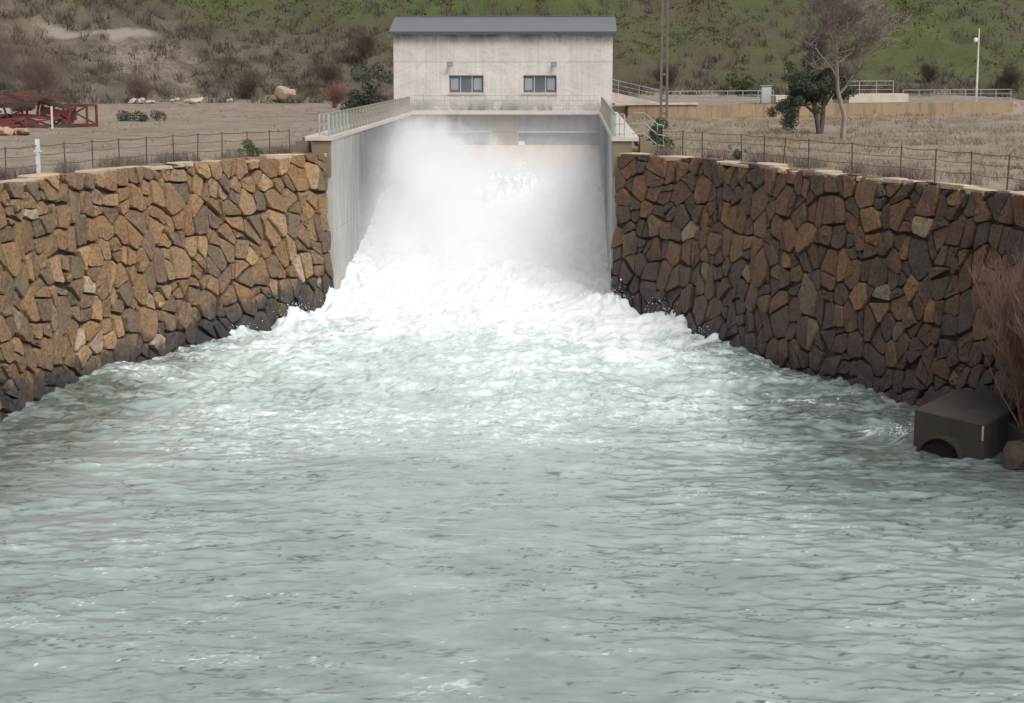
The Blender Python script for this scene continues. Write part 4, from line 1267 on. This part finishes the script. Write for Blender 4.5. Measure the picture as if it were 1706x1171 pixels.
for k in range(22):
    a = Vector((sg.uniform(-42.5, -35.6), sg.uniform(117.2, 120.5), sg.uniform(7.7, 9.6)))
    d_ = Vector((sg.uniform(-1, 1), sg.uniform(-.5, .5), sg.uniform(-.45, .45))).normalized() * sg.uniform(.8, 2.4)
    b = a + d_; b.z = min(max(b.z, 7.66), 10.0)
    w_ = sg.uniform(.07, .16)
    tag(MB().bar(a, b, w_, w_ * sg.uniform(1, 2)).build("scrap_bar", M[sg.choice(['red_steel', 'red_steel', 'red_steel', 'dark_steel', 'grey_steel'])]), "loose steel bar tangled among the red scrap frames", "scrap metal", "loose bars in the scrap pile")
tag(MB().bar((-35.0, 116.6, 7.55), (-35.0, 116.6, 9.1), .1).build("marker_post", M['white_post']), "thin white post in front of the scrap pile", "post")
g = random.Random(9)
for k in range(11):
    rock("rubble_stone", (-34.4 + g.uniform(-1.3, 1.5), 106.0 + g.uniform(-.7, .7), 7.72 + g.uniform(0, .25)), g.uniform(.3, .6), M['orange_rock'], 200 + k, "orange rubble stone heaped in front of the red scrap pile", "stone", "orange rubble heap by the scrap")
ORD = "first second third fourth fifth sixth seventh eighth ninth tenth eleventh twelfth thirteenth fourteenth fifteenth sixteenth seventeenth eighteenth".split()
row_x = sorted((g.uniform(-47.5, -35.8) for _ in range(18)), reverse=True)
for k, x in enumerate(row_x):
    y = 187.0 + g.uniform(-1.0, 1.0)
    rock("rubble_stone", (x, y, float(terrain_z(x, y)) + g.uniform(.15, .45)), g.uniform(.28, .6), M['rubble'], 300 + k, "pale rubble stone at the hill foot, %s counted from the tan boulder" % ORD[k], "stone", "pale rubble row at the hill foot")
rock("boulder", (-31.6, 191.5, float(terrain_z(-31.6, 191.5)) + .8), 1.35, M['boulder'], 77, "big tan boulder standing alone at the hill foot", "boulder", None, flat=1.0)
for k, (x, y, s_) in enumerate([(24.5, 92, .4), (30, 88, .3), (20.5, 74.5, .35), (18.3, 68.4, .3)]):
    rock("field_stone", (x, y, 7.66), s_, M['rubble'], 400 + k, ["pale stone lying on the grass past the bare tree", "small pale stone far out on the dry terrace", "pale stone behind the fence of the dark wall", "pale stone nearest the dark wall's corner"][k], "stone")

# ------------------------------------------------------------------ mist over the chute
t = NT("chute_mist")
t.n.remove(t.b)
tc = t.node("ShaderNodeTexCoord"); t._tc = None
sep = t.node("ShaderNodeSeparateXYZ"); t.link(tc.outputs["Object"], sep.inputs[0])
x, y, z = sep.outputs
mp = t.node("ShaderNodeMapping"); mp.inputs["Scale"].default_value = (1.1, .6, .7); t.link(tc.outputs["Object"], mp.inputs["Vector"])
nz = t.math('ADD', t.math('MULTIPLY', t.noise(.24, 3, .6, mp.outputs[0], 1.0), .52), t.math('MULTIPLY', t.noise(.95, 5, .7, mp.outputs[0], 1.2), .48))
leftness = t.maprange(x, -4.0, -10.5, 0, 1, True)
top = t.math('ADD', t.maprange(leftness, 0, 1, 6.5, 8.7), t.maprange(nz, .35, .65, -1.7, 1.7))
top = t.math('MULTIPLY', top, t.maprange(y, 79, 98, .2, 1, True))
zf = t.math('SUBTRACT', top, z)
zf = t.math('POWER', t.maprange(zf, 0, 3.4, 0, 1), 1.5)
yf = t.math('MULTIPLY', t.maprange(y, 80, 96, 0, 1, True), t.maprange(y, 127, 114, .35, 1, True))
den = t.math('MULTIPLY', t.math('MULTIPLY', zf, yf), t.maprange(nz, .38, .62, .15, 1.5))
den = t.math('MULTIPLY', den, .5)
den = t.math('MULTIPLY', den, t.math('MULTIPLY', t.maprange(x, -11.6, -8.8, .12, 1, True), t.maprange(x, 1.8, .2, .45, 1, True)))
veil = t.math('MULTIPLY', t.maprange(z, 10.6, 6.5, 0, .018, True), t.maprange(y, 90, 108, 0, 1, True))
den = t.math('ADD', den, veil)
vol = t.node("ShaderNodeVolumePrincipled")
vol.inputs["Color"].default_value = (.982, .984, .993, 1)
vol.inputs["Anisotropy"].default_value = .1
t.link(den, vol.inputs["Density"])
t.link(vol.outputs[0], t.out.inputs["Volume"])
mist = MB().box(LX + .05, RX - .05, 79.0, YB - .9, -.5, 10.8).build("mist", t.m)
tag(mist, "white mist hanging over the plunging water in the chute", "mist", kind="stuff")
